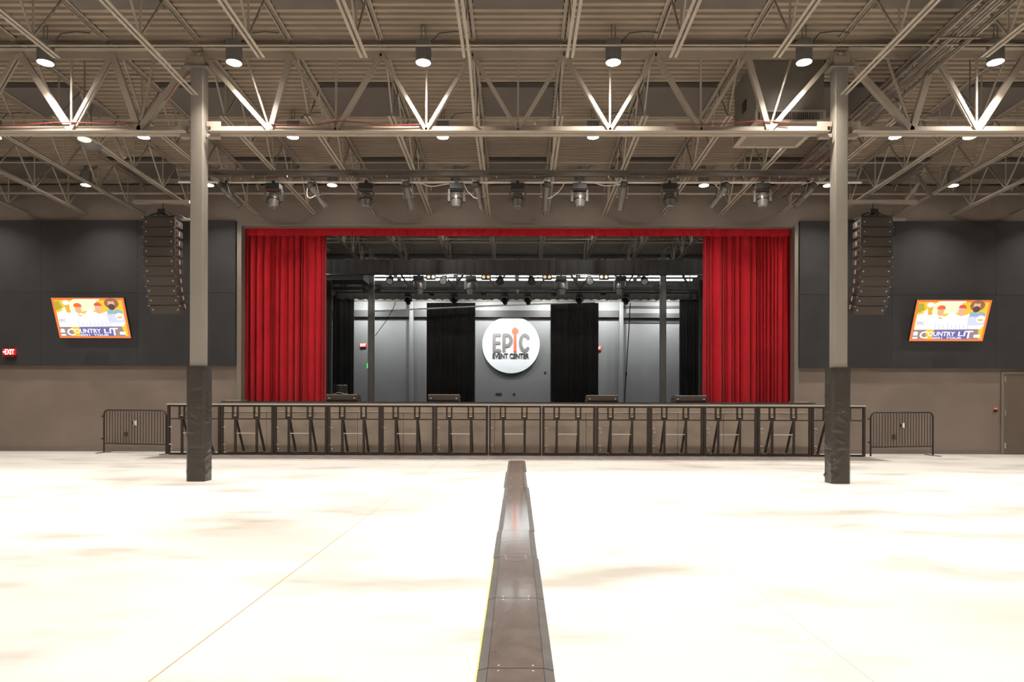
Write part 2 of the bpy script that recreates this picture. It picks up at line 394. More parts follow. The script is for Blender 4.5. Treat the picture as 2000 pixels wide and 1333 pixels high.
cen = [(-4.13, [(CXL + .05, wb * .75), (JN[2], .085)], -4.55), (-3.03, [(JN[2], .055), (JN[1], w6)], -3.03), (-1.52, [(JN[1], w6), (JN[0], w6)], -1.52), (0.01, [(JN[0], w5), (J[0], w5)], .01),
       (1.54, [(J[0], w6), (J[1], w6)], 1.54), (3.05, [(J[1], w6), (J[2], .055)], 3.05), (4.18, [(J[2], .085), (CXR - .05, wb * .75)], 4.57)]
girder(YC, ZT1, ZB1, CXL + .10, CXR - .10, None, cen, 'deep steel girder spanning between the two padded columns', [(CXL + .12, 1), (CXR - .12, -1)])
lef = [(-6.33, [(CXL - .05, wb), (-6.78, wb)], -6.07), (-7.47, [(-6.78, w6), (JN[5] + .05, wb)], -7.47), (-9.1, [(JN[5], w6), (JN[6], w6)], -9.1), (-10.6, [(JN[6], w6), (JN[7], w6)], -10.6), (-12.1, [(JN[7], w6), (JN[8], w6)], -12.1)]
girder(YC, ZT1, ZB1, -16, CXL - .10, None, lef, 'deep steel girder running from the left column to the left wall', [(CXL - .12, -1)])
rig = [(6.55, [(CXR + .05, wb), (6.92, wb)], 6.12), (7.62, [(6.92, w6), (J[5] + .05, wb)], 7.62), (9.15, [(J[5], w6), (J[6], w6)], 9.15), (10.67, [(J[6], w6), (J[7], w6)], 10.67), (12.2, [(J[7], w6), (J[8], w6)], 12.2)]
girder(YC, ZT1, ZB1, CXR + .10, 16, None, rig, 'deep steel girder running from the right column to the right wall', [(CXR + .12, 1)])
# stage girder line
ZT2 = deck(YG2) - .13; ZB2 = CAMH + 4.11
SX = at(725, 700, YG2).x; SXR = at(1294.5, 700, YG2).x
cen2 = [(x, [(x - .76, w6), (x + .76, w6)], x) for x in (-3.9, -2.3, -.76, .77, 2.3, 3.9)]
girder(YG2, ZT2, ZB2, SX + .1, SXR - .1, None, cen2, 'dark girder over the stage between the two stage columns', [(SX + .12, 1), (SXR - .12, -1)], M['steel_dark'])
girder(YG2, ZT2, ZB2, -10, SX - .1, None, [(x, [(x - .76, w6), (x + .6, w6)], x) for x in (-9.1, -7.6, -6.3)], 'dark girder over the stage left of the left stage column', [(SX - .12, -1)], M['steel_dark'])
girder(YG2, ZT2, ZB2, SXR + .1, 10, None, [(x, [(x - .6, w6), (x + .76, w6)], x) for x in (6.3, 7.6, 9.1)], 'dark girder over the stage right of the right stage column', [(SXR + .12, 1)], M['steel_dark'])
# ------------------------------------------------------------------ columns and pads
def column(X, label, front, z1, w=.212, name='steel_column', m=None, group='steel columns', cap=True):
    m = m or M['column']
    t = thing(name, label, 'column', (X, front + w / 2, 0), group=group)
    h = w / 2; r = .018; pts = []
    for cx, cy, a in ((h - r, -h + r, -90), (h - r, h - r, 0), (-h + r, h - r, 90), (-h + r, -h + r, 180)):
        for k in range(4): pts.append((X + cx + r * math.cos(R(a + 30 * k)), front + h + cy + r * math.sin(R(a + 30 * k))))
    nn = len(pts); mb = MB(); mb.addf([(x, y, 0) for x, y in pts] + [(x, y, z1) for x, y in pts], [(j, (j + 1) % nn, (j + 1) % nn + nn, j + nn) for j in range(nn)] + [tuple(range(nn, 2 * nn))])
    mb.build('shaft', m, t, smooth=True)
    if cap: MB().box(X - h - .09, X + h + .09, front - .03, front + w + .03, z1, z1 + .02).build('cap_plate', m, t)
    return t
ztop = at(1000, 131, 11.28).z
cl = column(CXL, 'taupe square steel column on the left, rising to the girder', 11.28, ztop)
cr_ = column(CXR, 'taupe square steel column on the right, rising to the girder', 11.28, ztop)
for t, X in ((cl, CXL), (cr_, CXR)):
    mb = MB(); mb.box(X - .12, X + .12, YC - .1, YC + .1, ztop + .02, ZT1 - .13); mb.build('girder_seat', M['steel'], t)
column(SX, 'dark square steel column standing on the stage left of centre', YG2 - .106, ZT2 - .14, m=M['column'], name='stage_column')
column(SXR, 'dark square steel column standing on the stage right of centre', YG2 - .106, ZT2 - .14, m=M['column'], name='stage_column')
bxl = at(804, 700, YB - .12).x; bxr = at(1212.5, 700, YB - .12).x
column(bxl, 'pale grey column against the back wall, left of the round sign', YB - .32, 6.45, m=M['stagewall'], name='wall_column', cap=False)
column(bxr, 'pale grey column against the back wall, right of the round sign', YB - .32, 6.45, m=M['stagewall'], name='wall_column', cap=False)

def pad(X, z1, label, seed):
    rnd = random.Random(seed); w = .31; Yc = 11.386; h = w / 2; c = .035
    t = thing('column_pad', label, 'column pad', (X, Yc, 0), group='vinyl column pads')
    # outline with chamfered corners
    out = [(-h + c, -h), (h - c, -h), (h, -h + c), (h, h - c), (h - c, h), (-h + c, h), (-h, h - c), (-h, -h + c)]
    ring = []
    for (a, b) in zip(out, out[1:] + out[:1]):
        k = 14 if (abs(a[0] - b[0]) + abs(a[1] - b[1])) > .1 else 3
        for i in range(k): ring.append((a[0] + (b[0] - a[0]) * i / k, a[1] + (b[1] - a[1]) * i / k))
    creases = [(rnd.uniform(.05, z1), rnd.uniform(-1.3, 1.3), rnd.uniform(.006, .016), rnd.uniform(.015, .035), rnd.uniform(0, 6.28)) for _ in range(46)]
    nv = 110; nr = len(ring); vs = []
    for i in range(nv + 1):
        z = z1 * i / nv
        for j, (x, y) in enumerate(ring):
            u = j / nr * 6.28; dsp = 0
            for (cz, sl, am, wd, ph) in creases:
                du = (u - ph + math.pi) % (2 * math.pi) - math.pi
                if abs(du) > .8: continue
                zz = z - cz - sl * du * .12
                dsp += am * math.exp(-(zz / wd) ** 2) * max(0, 1 - abs(du) / .8) * (1.3 - z / z1)
            for sz in (.55, 1.2): dsp -= .006 * math.exp(-((z - sz) / .012) ** 2)
            L = math.hypot(x, y); k = 1 + dsp / L
            vs.append((X + x * k, Yc + y * k, z))
    fs = [(i * nr + j, i * nr + (j + 1) % nr, (i + 1) * nr + (j + 1) % nr, (i + 1) * nr + j) for i in range(nv) for j in range(nr)]
    fs.append(tuple(nv * nr + j for j in range(nr)))
    mb = MB(); mb.addf(vs, fs); mb.build('padded_cover', M['vinyl'], t, smooth=True)
    mb = MB(); mb.box(X - h * 1.02, X + h * 1.02, Yc - h * 1.02, Yc + h * 1.02, z1 - .012, z1 + .008); mb.build('top_hem', M['vinyl'], t)
pad(CXL + .012, 1.91, 'wrinkled black vinyl pad wrapped round the foot of the left column', 3)
pad(CXR - .012, 1.91, 'wrinkled black vinyl pad wrapped round the foot of the right column', 9)
# ------------------------------------------------------------------ pipes under the roof
def pipe(Y, z, x0, x1, r, name, label, cat, m, n=8, **k):
    o = MB().tube([(x0, Y, z), (x1, Y, z)], r, n).build(name, m, smooth=True); return tag(o, label, cat, **k)
pipe(10.5, CAMH + 5.505, -16, 16, .016, 'sprinkler_pipe', 'thin tan pipe crossing the ceiling in front of the girder', 'pipe', M['steel'])
SPK = pipe(13.25, CAMH + 5.50, -16, 16, .016, 'sprinkler_pipe', 'thin tan pipe crossing the ceiling just behind the girder', 'pipe', M['steel'])
pipe(17.55, CAMH + 5.385, -16, 16, .032, 'sprinkler_pipe', 'thick tan pipe crossing the ceiling just before the front wall', 'pipe', M['steel'], 12)
pipe(23.0, CAMH + 5.40, -10, 10, .03, 'sprinkler_pipe', 'grey pipe crossing the ceiling above the stage', 'pipe', M['steel'], 12)
for (x, yy, Y, lb) in ((1045, 239, 13.25, 'small sprinkler head under the ceiling right of centre'), (759, 228, 13.25, 'small sprinkler head under the ceiling left of centre')):
    p = at(x, yy, Y); hd = MB().tube([(p.x, Y, CAMH + 5.49), (p.x, Y, p.z - .03)], .014, 8).build('sprinkler_head', M['rail'], SPK, smooth=True)
    MB().lathe((p.x, Y, p.z - .03), (0, 0, -1), [(0, .03), (.006, .03)], 10).build('deflector', M['rail'], hd)
# bridging rods between joists
for Y, lb in ((14.6, 'front'), (20.5, 'rear')):
    mb = MB(); mb.tube([(-14, Y, deck(Y) - .09), (14, Y, deck(Y) - .09)], .010, 6); mb.tube([(-14, Y, deck(Y) - FD + .06), (14, Y, deck(Y) - FD + .06)], .006, 6)
    tag(mb.build('joist_bridging', M['steel']), 'thin bridging rods tying the roof joists together, %s pair' % lb, 'bridging')
# ------------------------------------------------------------------ down lights
LIGHTS = []
def lamp(loc, power, size, color, spread=None, name='lamp_light'):
    l = bpy.data.lights.new(name, 'AREA'); l.shape = 'DISK'; l.size = size; l.energy = power; l.color = color
    if spread: l.spread = R(spread)
    o = bpy.data.objects.new(name, l); COL.objects.link(o); o.location = loc; return o
def make_downlight(X, Y, z, label):
    t = thing('high_bay_light', label, 'ceiling light', (X, Y, z), group='round high bay ceiling lights')
    zd = deck(Y)
    mb = MB().lathe((X, Y, z), (0, 0, 1), [(0, .125), (.33, .125), (.345, .10), (.36, .05)], 20); mb.build('housing', M['housing'], t, smooth=True)
    MB().lathe((X, Y, z - .006), (0, 0, 1), [(0, .112), (.01, .112)], 20).build('lens', M['lamp'], t)
    mb = MB(); mb.tube([(X - .03, Y, z + .35), (X - .03, Y, z + .6)], .008, 6); mb.tube([(X + .03, Y, z + .35), (X + .03, Y, z + .6)], .008, 6); mb.build('hanger', M['housing'], t)
    MB().tube([(X + .1, Y, z + .3), (X + .25, Y, z + .47), (X + .5, Y, z + .5), (X + .72, Y, z + .48)], .009, 6).build('power_cord', M['blackwire'], t, smooth=True)
    return t
LROWS = [(10.95, 5.46, 'front row'), (13.84, 5.39, 'second row'), (16.79, 5.35, 'row by the stage wall'), (8.0, 5.5, 'row nearest the camera'), (5.0, 5.5, 'row above the camera')]
proto_l = None
POW = 76.0; LC = (1, .93, .84)
for Y, zr, rn in LROWS:
    for k in range(-5, 5):
        X = .01 + 1.524 + 3.048 * k
        if Y in (13.84,) and abs(X - 4.58) < .1: X = 4.9
        side = ('left' if X < 0 else 'right'); idx = ['first', 'second', 'third', 'fourth', 'fifth'][int(abs(X) // 3.048)]
        lb = 'lit round ceiling light, %s, %s %s of centre' % (rn, idx, side)
        z = CAMH + zr
        if proto_l is None: proto_l = make_downlight(X, Y, z, lb)
        else: dup(proto_l, (X, Y, z), label=lb)
        lamp((X, Y, z - .02), POW * (.78 if Y > 16 else 1.3 if Y > 13 else 1.05 if Y > 6 else 1.1), .22, LC, 114)
for Y in (1.0, -4.5):
    for X in (-12, -7.2, -2.4, 2.4, 7.2, 12):
        lb = 'lit round ceiling light behind the camera at %.0f m' % Y
        dup(proto_l, (X, Y, CAMH + 5.6), label='lit round ceiling light behind the camera, %s' % ('nearer row' if Y > 0 else 'rear row'))
        lamp((X, Y, CAMH + 5.58), POW * 2.0, .25, LC, 120)
# pale pendants under the girder
for (x, yy, lb) in ((165, 273, 'pale round pendant below the girder left of the left column'), (1894, 268, 'pale round pendant below the girder right of the right column')):
    p = at(x, yy, YC + .55); t = thing('round_pendant', lb, 'pendant', (p.x, p.y, p.z), group='pale pendants')
    MB().lathe((p.x, p.y, p.z - .03), (0, 0, 1), [(0, .06), (.02, .105), (.045, .11)], 20).build('lens', M['lampdim'], t, smooth=True)
    MB().lathe((p.x, p.y, p.z + .016), (0, 0, 1), [(0, .12), (.03, .12), (.10, .05), (.16, .03)], 20).build('housing', M['housing'], t, smooth=True)
    MB().tube([(p.x, p.y, p.z + .15), (p.x, p.y, deck(p.y) - .01)], .010, 6).build('stem', M['housing'], t)
p = at(178, 287, YC + 1.6); t = thing('dish_shade', 'dark shallow dish hanging behind the left pale pendant', 'lamp shade', (p.x, p.y, p.z))
MB().lathe((p.x, p.y, p.z - .02), (0, 0, 1), [(0, .03), (.02, .17), (.04, .19), (.06, .10), (.10, .04)], 24).build('dish', M['housing'], t, smooth=True)
MB().tube([(p.x, p.y, p.z + .07), (p.x, p.y, deck(p.y) - .01)], .01, 6).build('stem', M['housing'], t)
# ------------------------------------------------------------------ ventilation unit
vx0, vx1, vy0, vy1 = 4.09, 5.32, 11.78, 13.02; vz = CAMH + 4.86
t = thing('ceiling_vent_unit', 'big square taupe ventilation drop with louvres beside the right column', 'ventilation unit', ((vx0 + vx1) / 2, (vy0 + vy1) / 2, vz))
MB().box(vx0 + .03, vx1 - .03, vy0 + .03, vy1 - .03, vz + .19, deck(vy1) + .02).build('duct_body', M['hvac'], t)
mb = MB(); mb.box(vx0, vx1, vy0, vy0 + .09, vz, vz + .03); mb.box(vx0, vx1, vy1 - .09, vy1, vz, vz + .03); mb.box(vx0, vx0 + .09, vy0 + .09, vy1 - .09, vz, vz + .03); mb.box(vx1 - .09, vx1, vy0 + .09, vy1 - .09, vz, vz + .03)
mb.build('bottom_frame', M['steel'], t)
MB().box(vx0 + .09, vx1 - .09, vy0 + .09, vy1 - .09, vz + .015, vz + .03).build('bottom_panel', M['hvac'], t)
mb = MB(); mb.box(vx0 + .02, vx1 - .02, vy0 + .005, vy0 + .03, vz + .17, vz + .2); mb.box(vx0 + .02, vx1 - .02, vy1 - .03, vy1 - .005, vz + .17, vz + .2)
for (x, y) in ((vx0 + .03, vy0 + .02), (vx1 - .03, vy0 + .02), (vx0 + .03, vy1 - .02), (vx1 - .03, vy1 - .02)): mb.box(x - .02, x + .02, y - .015, y + .015, vz + .03, vz + .19)
mb.build('louvre_frame', M['steel'], t)
mb = MB()
for i in range(34):
    x = vx0 + .07 + (vx1 - vx0 - .14) * i / 33; mb.box(x - .004, x + .004, vy0 + .02, vy0 + .05, vz + .03, vz + .17)
for i in range(34):
    y = vy0 + .07 + (vy1 - vy0 - .14) * i / 33; mb.box(vx0 + .02, vx0 + .05, y - .004, y + .004, vz + .03, vz + .17)
mb.build('louvre_blades', M['steel'], t)
MB().box(vx0 + .08, vx1 - .08, vy0 + .08, vy1 - .08, vz + .03, vz + .19).build('louvre_core', M['dark'], t)
MB().box(vx0 + .015, vx0 + .03, 12.3, 12.5, vz + .42, vz + .62).build('access_panel', M['dark'], t)
# ------------------------------------------------------------------ conduit bundle on the right
t = thing('conduit_rack', 'bundle of silver conduits running along the ceiling right of the right column', 'conduit bundle', (6.45, 12.0, CAMH + 5.5))
rnd = random.Random(4)
for i in range(11):
    x = 6.30 + .052 * i; zz = rnd.choice((0, .05)); pts = []
    for k in range(9):
        Y = 3.0 + 1.8 * k; pts.append((x + .008 * math.sin(k + i), Y, CAMH + 5.93 - .037 * Y - zz + .01 * math.sin(2 * k + i)))
    MB().tube(pts, .019, 8).build('conduit', M['conduit'] if i % 3 else M['steel_dark'], t, smooth=True)
for k in range(7):
    Y = 4.2 + 2.0 * k; z = CAMH + 5.85 - .037 * Y
    MB().box(6.24, 6.9, Y - .02, Y + .02, z - .03, z - .01).build('rack_strut', M['steel_dark'], t)
for pts, lb in ((((221, 262), (243, 309), 14.3), 'tan diagonal brace between the joists left of the left column'), (((1790, 340), (1820, 386), 16.0), 'dark diagonal brace right of the right column'),
                (((1806, 342), (1768, 392), 16.3), 'tan diagonal brace right of the right column, leaning left')):
    a, b, Y = pts; tag(MB().bar(at(*a, Y), at(*b, Y), .07, .07).build('diagonal_brace', M['steel_dark'] if 'dark' in lb else M['steel']), lb, 'brace')
# red cables lying on the girder bottom chord
def cable(pts, r, m, name, label, group=None):
    # smooth catmull-rom
    P = [Vector(p) for p in pts]; out = []
    for i in range(len(P) - 1):
        p0 = P[max(i - 1, 0)]; p1 = P[i]; p2 = P[i + 1]; p3 = P[min(i + 2, len(P) - 1)]
        for k in range(5):
            u = k / 5; out.append(.5 * ((2 * p1) + (p2 - p0) * u + (2 * p0 - 5 * p1 + 4 * p2 - p3) * u * u + (3 * p1 - p0 - 3 * p2 + p3) * u ** 3))
    out.append(P[-1]); o = MB().tube(out, r, 6).build(name, m, smooth=True); return tag(o, label, 'cable', group)
zc = ZB1 + .135
cable([(-9.5, YC - .05, zc), (-8.4, YC - .05, zc - .01), (-7.6, YC - .06, zc + .03), (-6.7, YC - .05, zc + .01), (-6.3, YC - .06, zc + .02)], .008, M['redwire'], 'red_cable', 'thin red cable lying on the girder left of the left column')
cable([(-4.1, YC - .05, zc), (-3.4, YC - .05, zc - .01), (-2.9, YC - .06, zc + .05), (-2.2, YC - .05, zc - .01), (-1.6, YC - .05, zc)], .008, M['redwire'], 'red_cable', 'thin red cable lying on the middle girder left of centre')
cable([(2.6, YC - .05, zc), (3.3, YC - .06, zc), (3.9, YC - .05, zc + .05), (4.5, YC - .06, zc + .03)], .008, M['redwire'], 'red_cable', 'thin red cable lying on the middle girder near the ventilation unit')
cable([at(322, 197, YC - .09), at(334, 182, YC - .09), at(344, 166, YC - .09), at(362, 150, YC - .09), at(379, 130, YC - .09)], .008, M['redwire'], 'red_cable', 'thin red cable climbing the girder diagonal by the left column')
# ------------------------------------------------------------------ acoustic boards on the front wall
def acoustic(x0, x1, z0, z1, seams, zs, label):
    t = thing('acoustic_panel', label, 'acoustic panel', ((x0 + x1) / 2, YW, z0), group='acoustic wall panels')
    xs = [x0] + seams + [x1]
    for a, b in zip(xs[:-1], xs[1:]):
        for c, dd in ((z0, zs), (zs, z1)): MB().box(a + .003, b - .003, YW - .10, YW - .012, c + .003, dd - .003).build('fabric_board', M['acoustic'], t)
    MB().box(x0 + .02, x1 - .02, YW - .012, YW - .002, z0 + .02, z1 - .02).build('backing_board', M['dark'], t)
YA = YW - .1
acoustic(-15.9, at(460, 500, YA).x, at(300, 714.5, YA).z, at(300, 430.5, YA).z, [at(80, 600, YA).x, at(268, 600, YA).x], at(200, 572, YA).z, 'wide charcoal fabric panel on the wall left of the stage')
acoustic(at(1562, 500, YA).x, 15.9, at(1800, 719.5, YA).z, at(1800, 432, YA).z, [at(1742, 600, YA).x, at(1945, 600, YA).x], at(1800, 576, YA).z, 'wide charcoal fabric panel on the wall right of the stage')
# ------------------------------------------------------------------ drapes
def drape(name, label, cat, x0, x1, Y, z0, z1, n, amp, m, seed=1, scallop=0, group=None, parent=None, flat_top=0.6, thick=.012, step=None):
    rnd = random.Random(seed)
    W = x1 - x0; k = max(40, int(n * 12)); k = min(k, 900); rows_ = 14 if z1 - z0 > 1 else 4
    ph = []; u = 0; freq = []
    knots = [0]; 
    for i in range(n): knots.append(knots[-1] + (rnd.uniform(.7, 1.3) if scallop or n > 25 else rnd.choice((.35, .5, .8, 1.3, 2.4)) * rnd.uniform(.85, 1.15)))
    tot = knots[-1]; knots = [q / tot for q in knots]
    amps = [rnd.uniform(.45, 1.1) for _ in range(n)]; drift = [rnd.uniform(-.25, .25) for _ in range(n)]
    def off(s, v):
        for i in range(n):
            if s <= knots[i + 1] + 1e-9:
                loc = (s - knots[i]) / (knots[i + 1] - knots[i]); break
        a = amps[i] * (flat_top + (1 - flat_top) * (1 - v) ** .7)
        loc2 = loc + drift[i] * (1 - v) * math.sin(math.pi * loc)
        return -amp * a * (math.sin(math.pi * max(0, min(1, loc2))) ** .55 - .35)
    vs = []
    for r in range(rows_ + 1):
        v = r / rows_
        for c in range(k + 1):
            s = c / k; z = z0 + (z1 - z0) * v
            if scallop and r == 0: z += scallop * abs(math.sin(math.pi * s * n / 1.0))
            vs.append((x0 + W * s, Y + off(s, v), z))
    nn = k + 1; mb = MB(); nv = len(vs)
    vs += [(x, y + thick, z) for x, y, z in vs]
    fs = [(r * nn + c, r * nn + c + 1, (r + 1) * nn + c + 1, (r + 1) * nn + c) for r in range(rows_) for c in range(k)]
    fs += [tuple(reversed([q + nv for q in f])) for f in fs]
    for c in range(k): fs.append((c, c + nv, c + 1 + nv, c + 1)); a = rows_ * nn + c; fs.append((a, a + 1, a + 1 + nv, a + nv))
    for r in range(rows_):
        a = r * nn; b = a + nn; fs.append((a, b, b + nv, a + nv)); a += k; b += k; fs.append((a, a + nv, b + nv, b))
    mb.addf(vs, fs); o = mb.build(name, m, parent, smooth=True)
    if parent is None: tag(o, label, cat, group)
    return o
YCUR = YW + .42; ST = 1.335
zv0 = at(1000, 462, YW + .2).z
drape('red_valance', 'long pleated red velvet valance across the top of the stage opening', 'valance', XL + .01, XR - .01, YW + .22, zv0, ZT + .15, 62, .055, M['red'], 5, scallop=.022)
drape('stage_curtain', 'red velvet stage curtain gathered on the left of the opening', 'curtain', XL - .18, at(636, 700, YCUR).x, YCUR, ST + .01, ZT + .05, 19, .21, M['red'], 11, group='red stage curtains')
drape('stage_curtain', 'red velvet stage curtain gathered on the right of the opening', 'curtain', at(1373, 700, YCUR).x, XR + .18, YCUR, ST + .01, ZT + .05, 21, .21, M['red'], 23, group='red stage curtains')
# black borders and legs
Yb1 = 20.5
drape('black_border', 'wide black pleated border hanging high behind the red valance', 'stage border', -8.4, 8.4, Yb1, at(1000, 536, Yb1).z, at(1000, 508, Yb1).z, 60, .06, M['black_cloth'], 31, scallop=.01)
Yb2 = 29.0
drape('black_border', 'black scalloped border hanging just above the round sign', 'stage border', at(655, 570, Yb2).x, at(1364, 570, Yb2).x, Yb2, at(1000, 587, Yb2).z, at(1000, 567, Yb2).z, 44, .06, M['black_cloth'], 33, scallop=.05)
Yb3 = 30.2
drape('grey_border', 'brightly lit grey pleated border high at the back of the stage', 'stage border', -8.2, 8.2, Yb3, at(1000, 563, Yb3).z, min(at(1000, 549, Yb3).z, deck(Yb3) - .03), 50, .07, M['grey_cloth'], 35)
for (xa, xb, Y, yt, lb, nn_) in ((600, 648, 21.0, 548, 'narrow black leg drape just behind the left red curtain', 7), (1365, 1420, 21.0, 548, 'narrow black leg drape just behind the right red curtain', 7),
                            (649, 691, Yb2 + .1, 578, 'black leg drape at the far left of the stage', 8), (1327, 1366, Yb2 + .1, 578, 'black leg drape at the far right of the stage', 8),
                            (833, 928, 31.0, 592, 'black drape hanging left of the round sign', 14), (1075, 1169, 31.0, 592, 'black drape hanging right of the round sign', 14)):
    a = at(xa, 700, Y); b = at(xb, 700, Y)
    drape('black_drape', lb, 'drape', a.x, b.x, Y, ST + .01, at((xa + xb) / 2, yt, Y).z, nn_, .13, M['black_cloth'], int(xa), group='black stage drapes')
zt3 = at(1000, 591, 31.0).z
for s, lb in ((-1, 'left'), (1, 'right')):
    x0, x1 = (at(800, 591, 31).x, at(930, 591, 31).x) if s < 0 else (at(1072, 591, 31).x, at(1240, 591, 31).x)
    t = thing('curtain_track', 'thin steel track holding the black drape %s of the round sign' % lb, 'curtain track', ((x0 + x1) / 2, 31, zt3), group='drape tracks')
    mb = MB(); mb.box(x0, x1, 30.97, 31.03, zt3 + .09, zt3 + .12); mb.build('rail', M['rail'], t)
    for i in range(18):
        x = x0 + (x1 - x0) * (i + .5) / 18; MB().lathe((x, 30.95, zt3 + .05), (0, 0, 1), [(0, .014), (.045, .014)], 8).build('carrier', M['alu'], t)
# ------------------------------------------------------------------ stage platform
SXA = at(432, 800, 17.5).x; SXB = at(1593, 800, 17.5).x
t = thing('stage_platform', 'long low stage platform with riveted brown front panels', 'stage', (0, 17.5, 0))
MB().box(SXA, SXB, 17.5, YW + .26, ST - .03, ST).build('apron_floor', M['stagetop'], t)
MB().box(-9.98, 9.98, YW + .26, YB - .01, ST - .03, ST).build('stage_floor', M['stagetop'], t)
zs_ = at(1000, 806, 17.48).z
seams = [SXA + (SXB - SXA) * i / 13 for i in range(14)]
for a, b in zip(seams[:-1], seams[1:]):
    mb = MB(); mb.box(a + .004, b - .004, 17.5, 17.53, .03, zs_ - .004)
    f = mb.build('front_panel', M['facade'], t)
    mb = MB()
    for i in range(20):
        z = .06 + (zs_ - .12) * i / 19
        for x in (a + .035, b - .035): mb.box(x - .005, x + .005, 17.494, 17.5, z - .005, z + .005)
    mb.build('rivets', M['rail'], f)
MB().box(SXA, SXB, 17.505, 17.53, zs_ + .008, ST - .03).build('fascia', M['facade'], t)
MB().box(SXA, SXB, 17.485, 17.53, zs_ - .004, zs_ + .008).build('edge_rail', M['rail'], t)
mb = MB(); mb.box(SXA, SXA + .03, 17.53, YW, .03, ST - .03); mb.box(SXB - .03, SXB, 17.53, YW, .03, ST - .03); mb.build('side_panel', M['facade'], t)
for x0, x1, lb in ((at(440, 785, 17.6).x, at(470, 785, 17.6).x, 'left'), (at(1552, 785, 17.6).x, at(1580, 785, 17.6).x, 'right')):
    o = MB().box(x0, x1, 17.62, 17.98, ST, ST + .045).build('floor_box', M['facade'])
    tag(o, 'low flat box on the stage edge at the foot of the %s red curtain' % lb, 'box', 'flat boxes on the stage edge')
# ------------------------------------------------------------------ crowd barricade
YP = 16.85; z_t = 1.275
def make_barricade(brace=True):
    W = 1.334; t = thing('crowd_barricade', '', 'barricade', (0, YP, 0), group='front of stage barricade')
    h = W / 2; Bm = M['barrier']; P = YP
    for s in (-1, 1): MB().box(s * (h - .006), s * (h - .062), P - .03, P + .03, .02, z_t - .03).build('side_post', Bm, t)
    MB().box(-h + .004, h - .004, P - .05, P + .05, z_t - .03, z_t).build('top_rail', M['rail'], t)
    MB().box(-h + .062, h - .062, P - .025, P + .025, z_t - .075, z_t - .03).build('upper_rail', Bm, t)
    MB().box(-h + .062, h - .062, P - .02, P + .02, .885, .915).build('middle_rail', Bm, t)
    MB().box(-h + .062, h - .062, P - .03, P + .03, .015, .06).build('bottom_rail', Bm, t)
    for x in (-.30, .235):
        MB().box(x - .028, x + .028, P - .02, P + .02, .06, .885).build('inner_post', Bm, t)
        br = MB(); br.box(x - .085, x - .045, P - .02, P + .02, .915, z_t - .075); br.box(x + .035, x + .075, P - .02, P + .02, .915, z_t - .075); br.box(x - .04, x + .035, P - .01, P + .01, .915, .965)
        b = br.build('hinge_bracket', Bm, t)
        MB().box(x - .035, x + .025, P - .025, P + .005, .966, .985).build('latch_pin', M['alu'], b)
        xx = x + .01
        bb = MB().bar((xx, P + .03, .90), (xx, P + .50, .07), .05, .035, side=(1, 0, 0)).build('rear_brace', Bm, t)
        MB().box(xx - .04, xx + .04, P + .46, P + .54, .012, .075).build('foot_bracket', M['plate'], bb)
    MB().box(-.272, .207, P - .012, P + .012, .535, .557).build('step_bar', M['rail'], t)
    for z in (.27, .70):
        MB().tube([(-h + .06, P - .03, z), (-h + .12, P - .035, z), (-h + .125, P - .035, z - .03)], .007, 6).build('latch_hook', M['alu'], t)
        MB().lathe((-h + .12, P - .04, z - .10), (0, 1, 0), [(0, .012), (.015, .012)], 8).build('bolt', M['chrome'], t)
    MB().box(-h + .004, h - .004, P - 1.22, P + .56, 0.001, .012).build('floor_plate', M['plate'], t)
    mb = MB(); mb.addf([(-h + .004, P - 1.42, .001), (h - .004, P - 1.42, .001), (h - .004, P - 1.221, .001), (-h + .004, P - 1.221, .001), (-h + .004, P - 1.42, .003), (h - .004, P - 1.42, .003), (h - .004, P - 1.221, .012), (-h + .004, P - 1.221, .012)],
                       [(0, 3, 2, 1), (4, 5, 6, 7), (0, 1, 5, 4), (1, 2, 6, 5), (2, 3, 7, 6), (3, 0, 4, 7)]); mb.build('front_lip', M['rail'], t)
    return t
bar0 = make_barricade()
NB = 13; xb0 = at(327, 840, YP).x; xb1 = at(1690, 840, YP).x; pw = (xb1 - xb0) / NB
for i in range(NB):
    X = xb0 + pw * (i + .5)
    lb = 'dark steel barricade panel along the stage front, %s' % nth(i, NB)
    if i == NB // 2: lb = 'dark steel barricade gate panel in line with the floor strip'
    q = bar0 if i == 0 else dup(bar0, (X, YP, 0), label=lb)
    q.location = (X, YP, 0); q['label'] = lb; q.scale = (pw / 1.336, 1, 1)
    if i == NB // 2:
        for s in (-1, 1): MB().box(X + s * (pw / 2 - .012), X + s * (pw / 2 - .004), YP - .05, YP - .03, .01, z_t - .03).build('edge_strip', M['alu'], q)
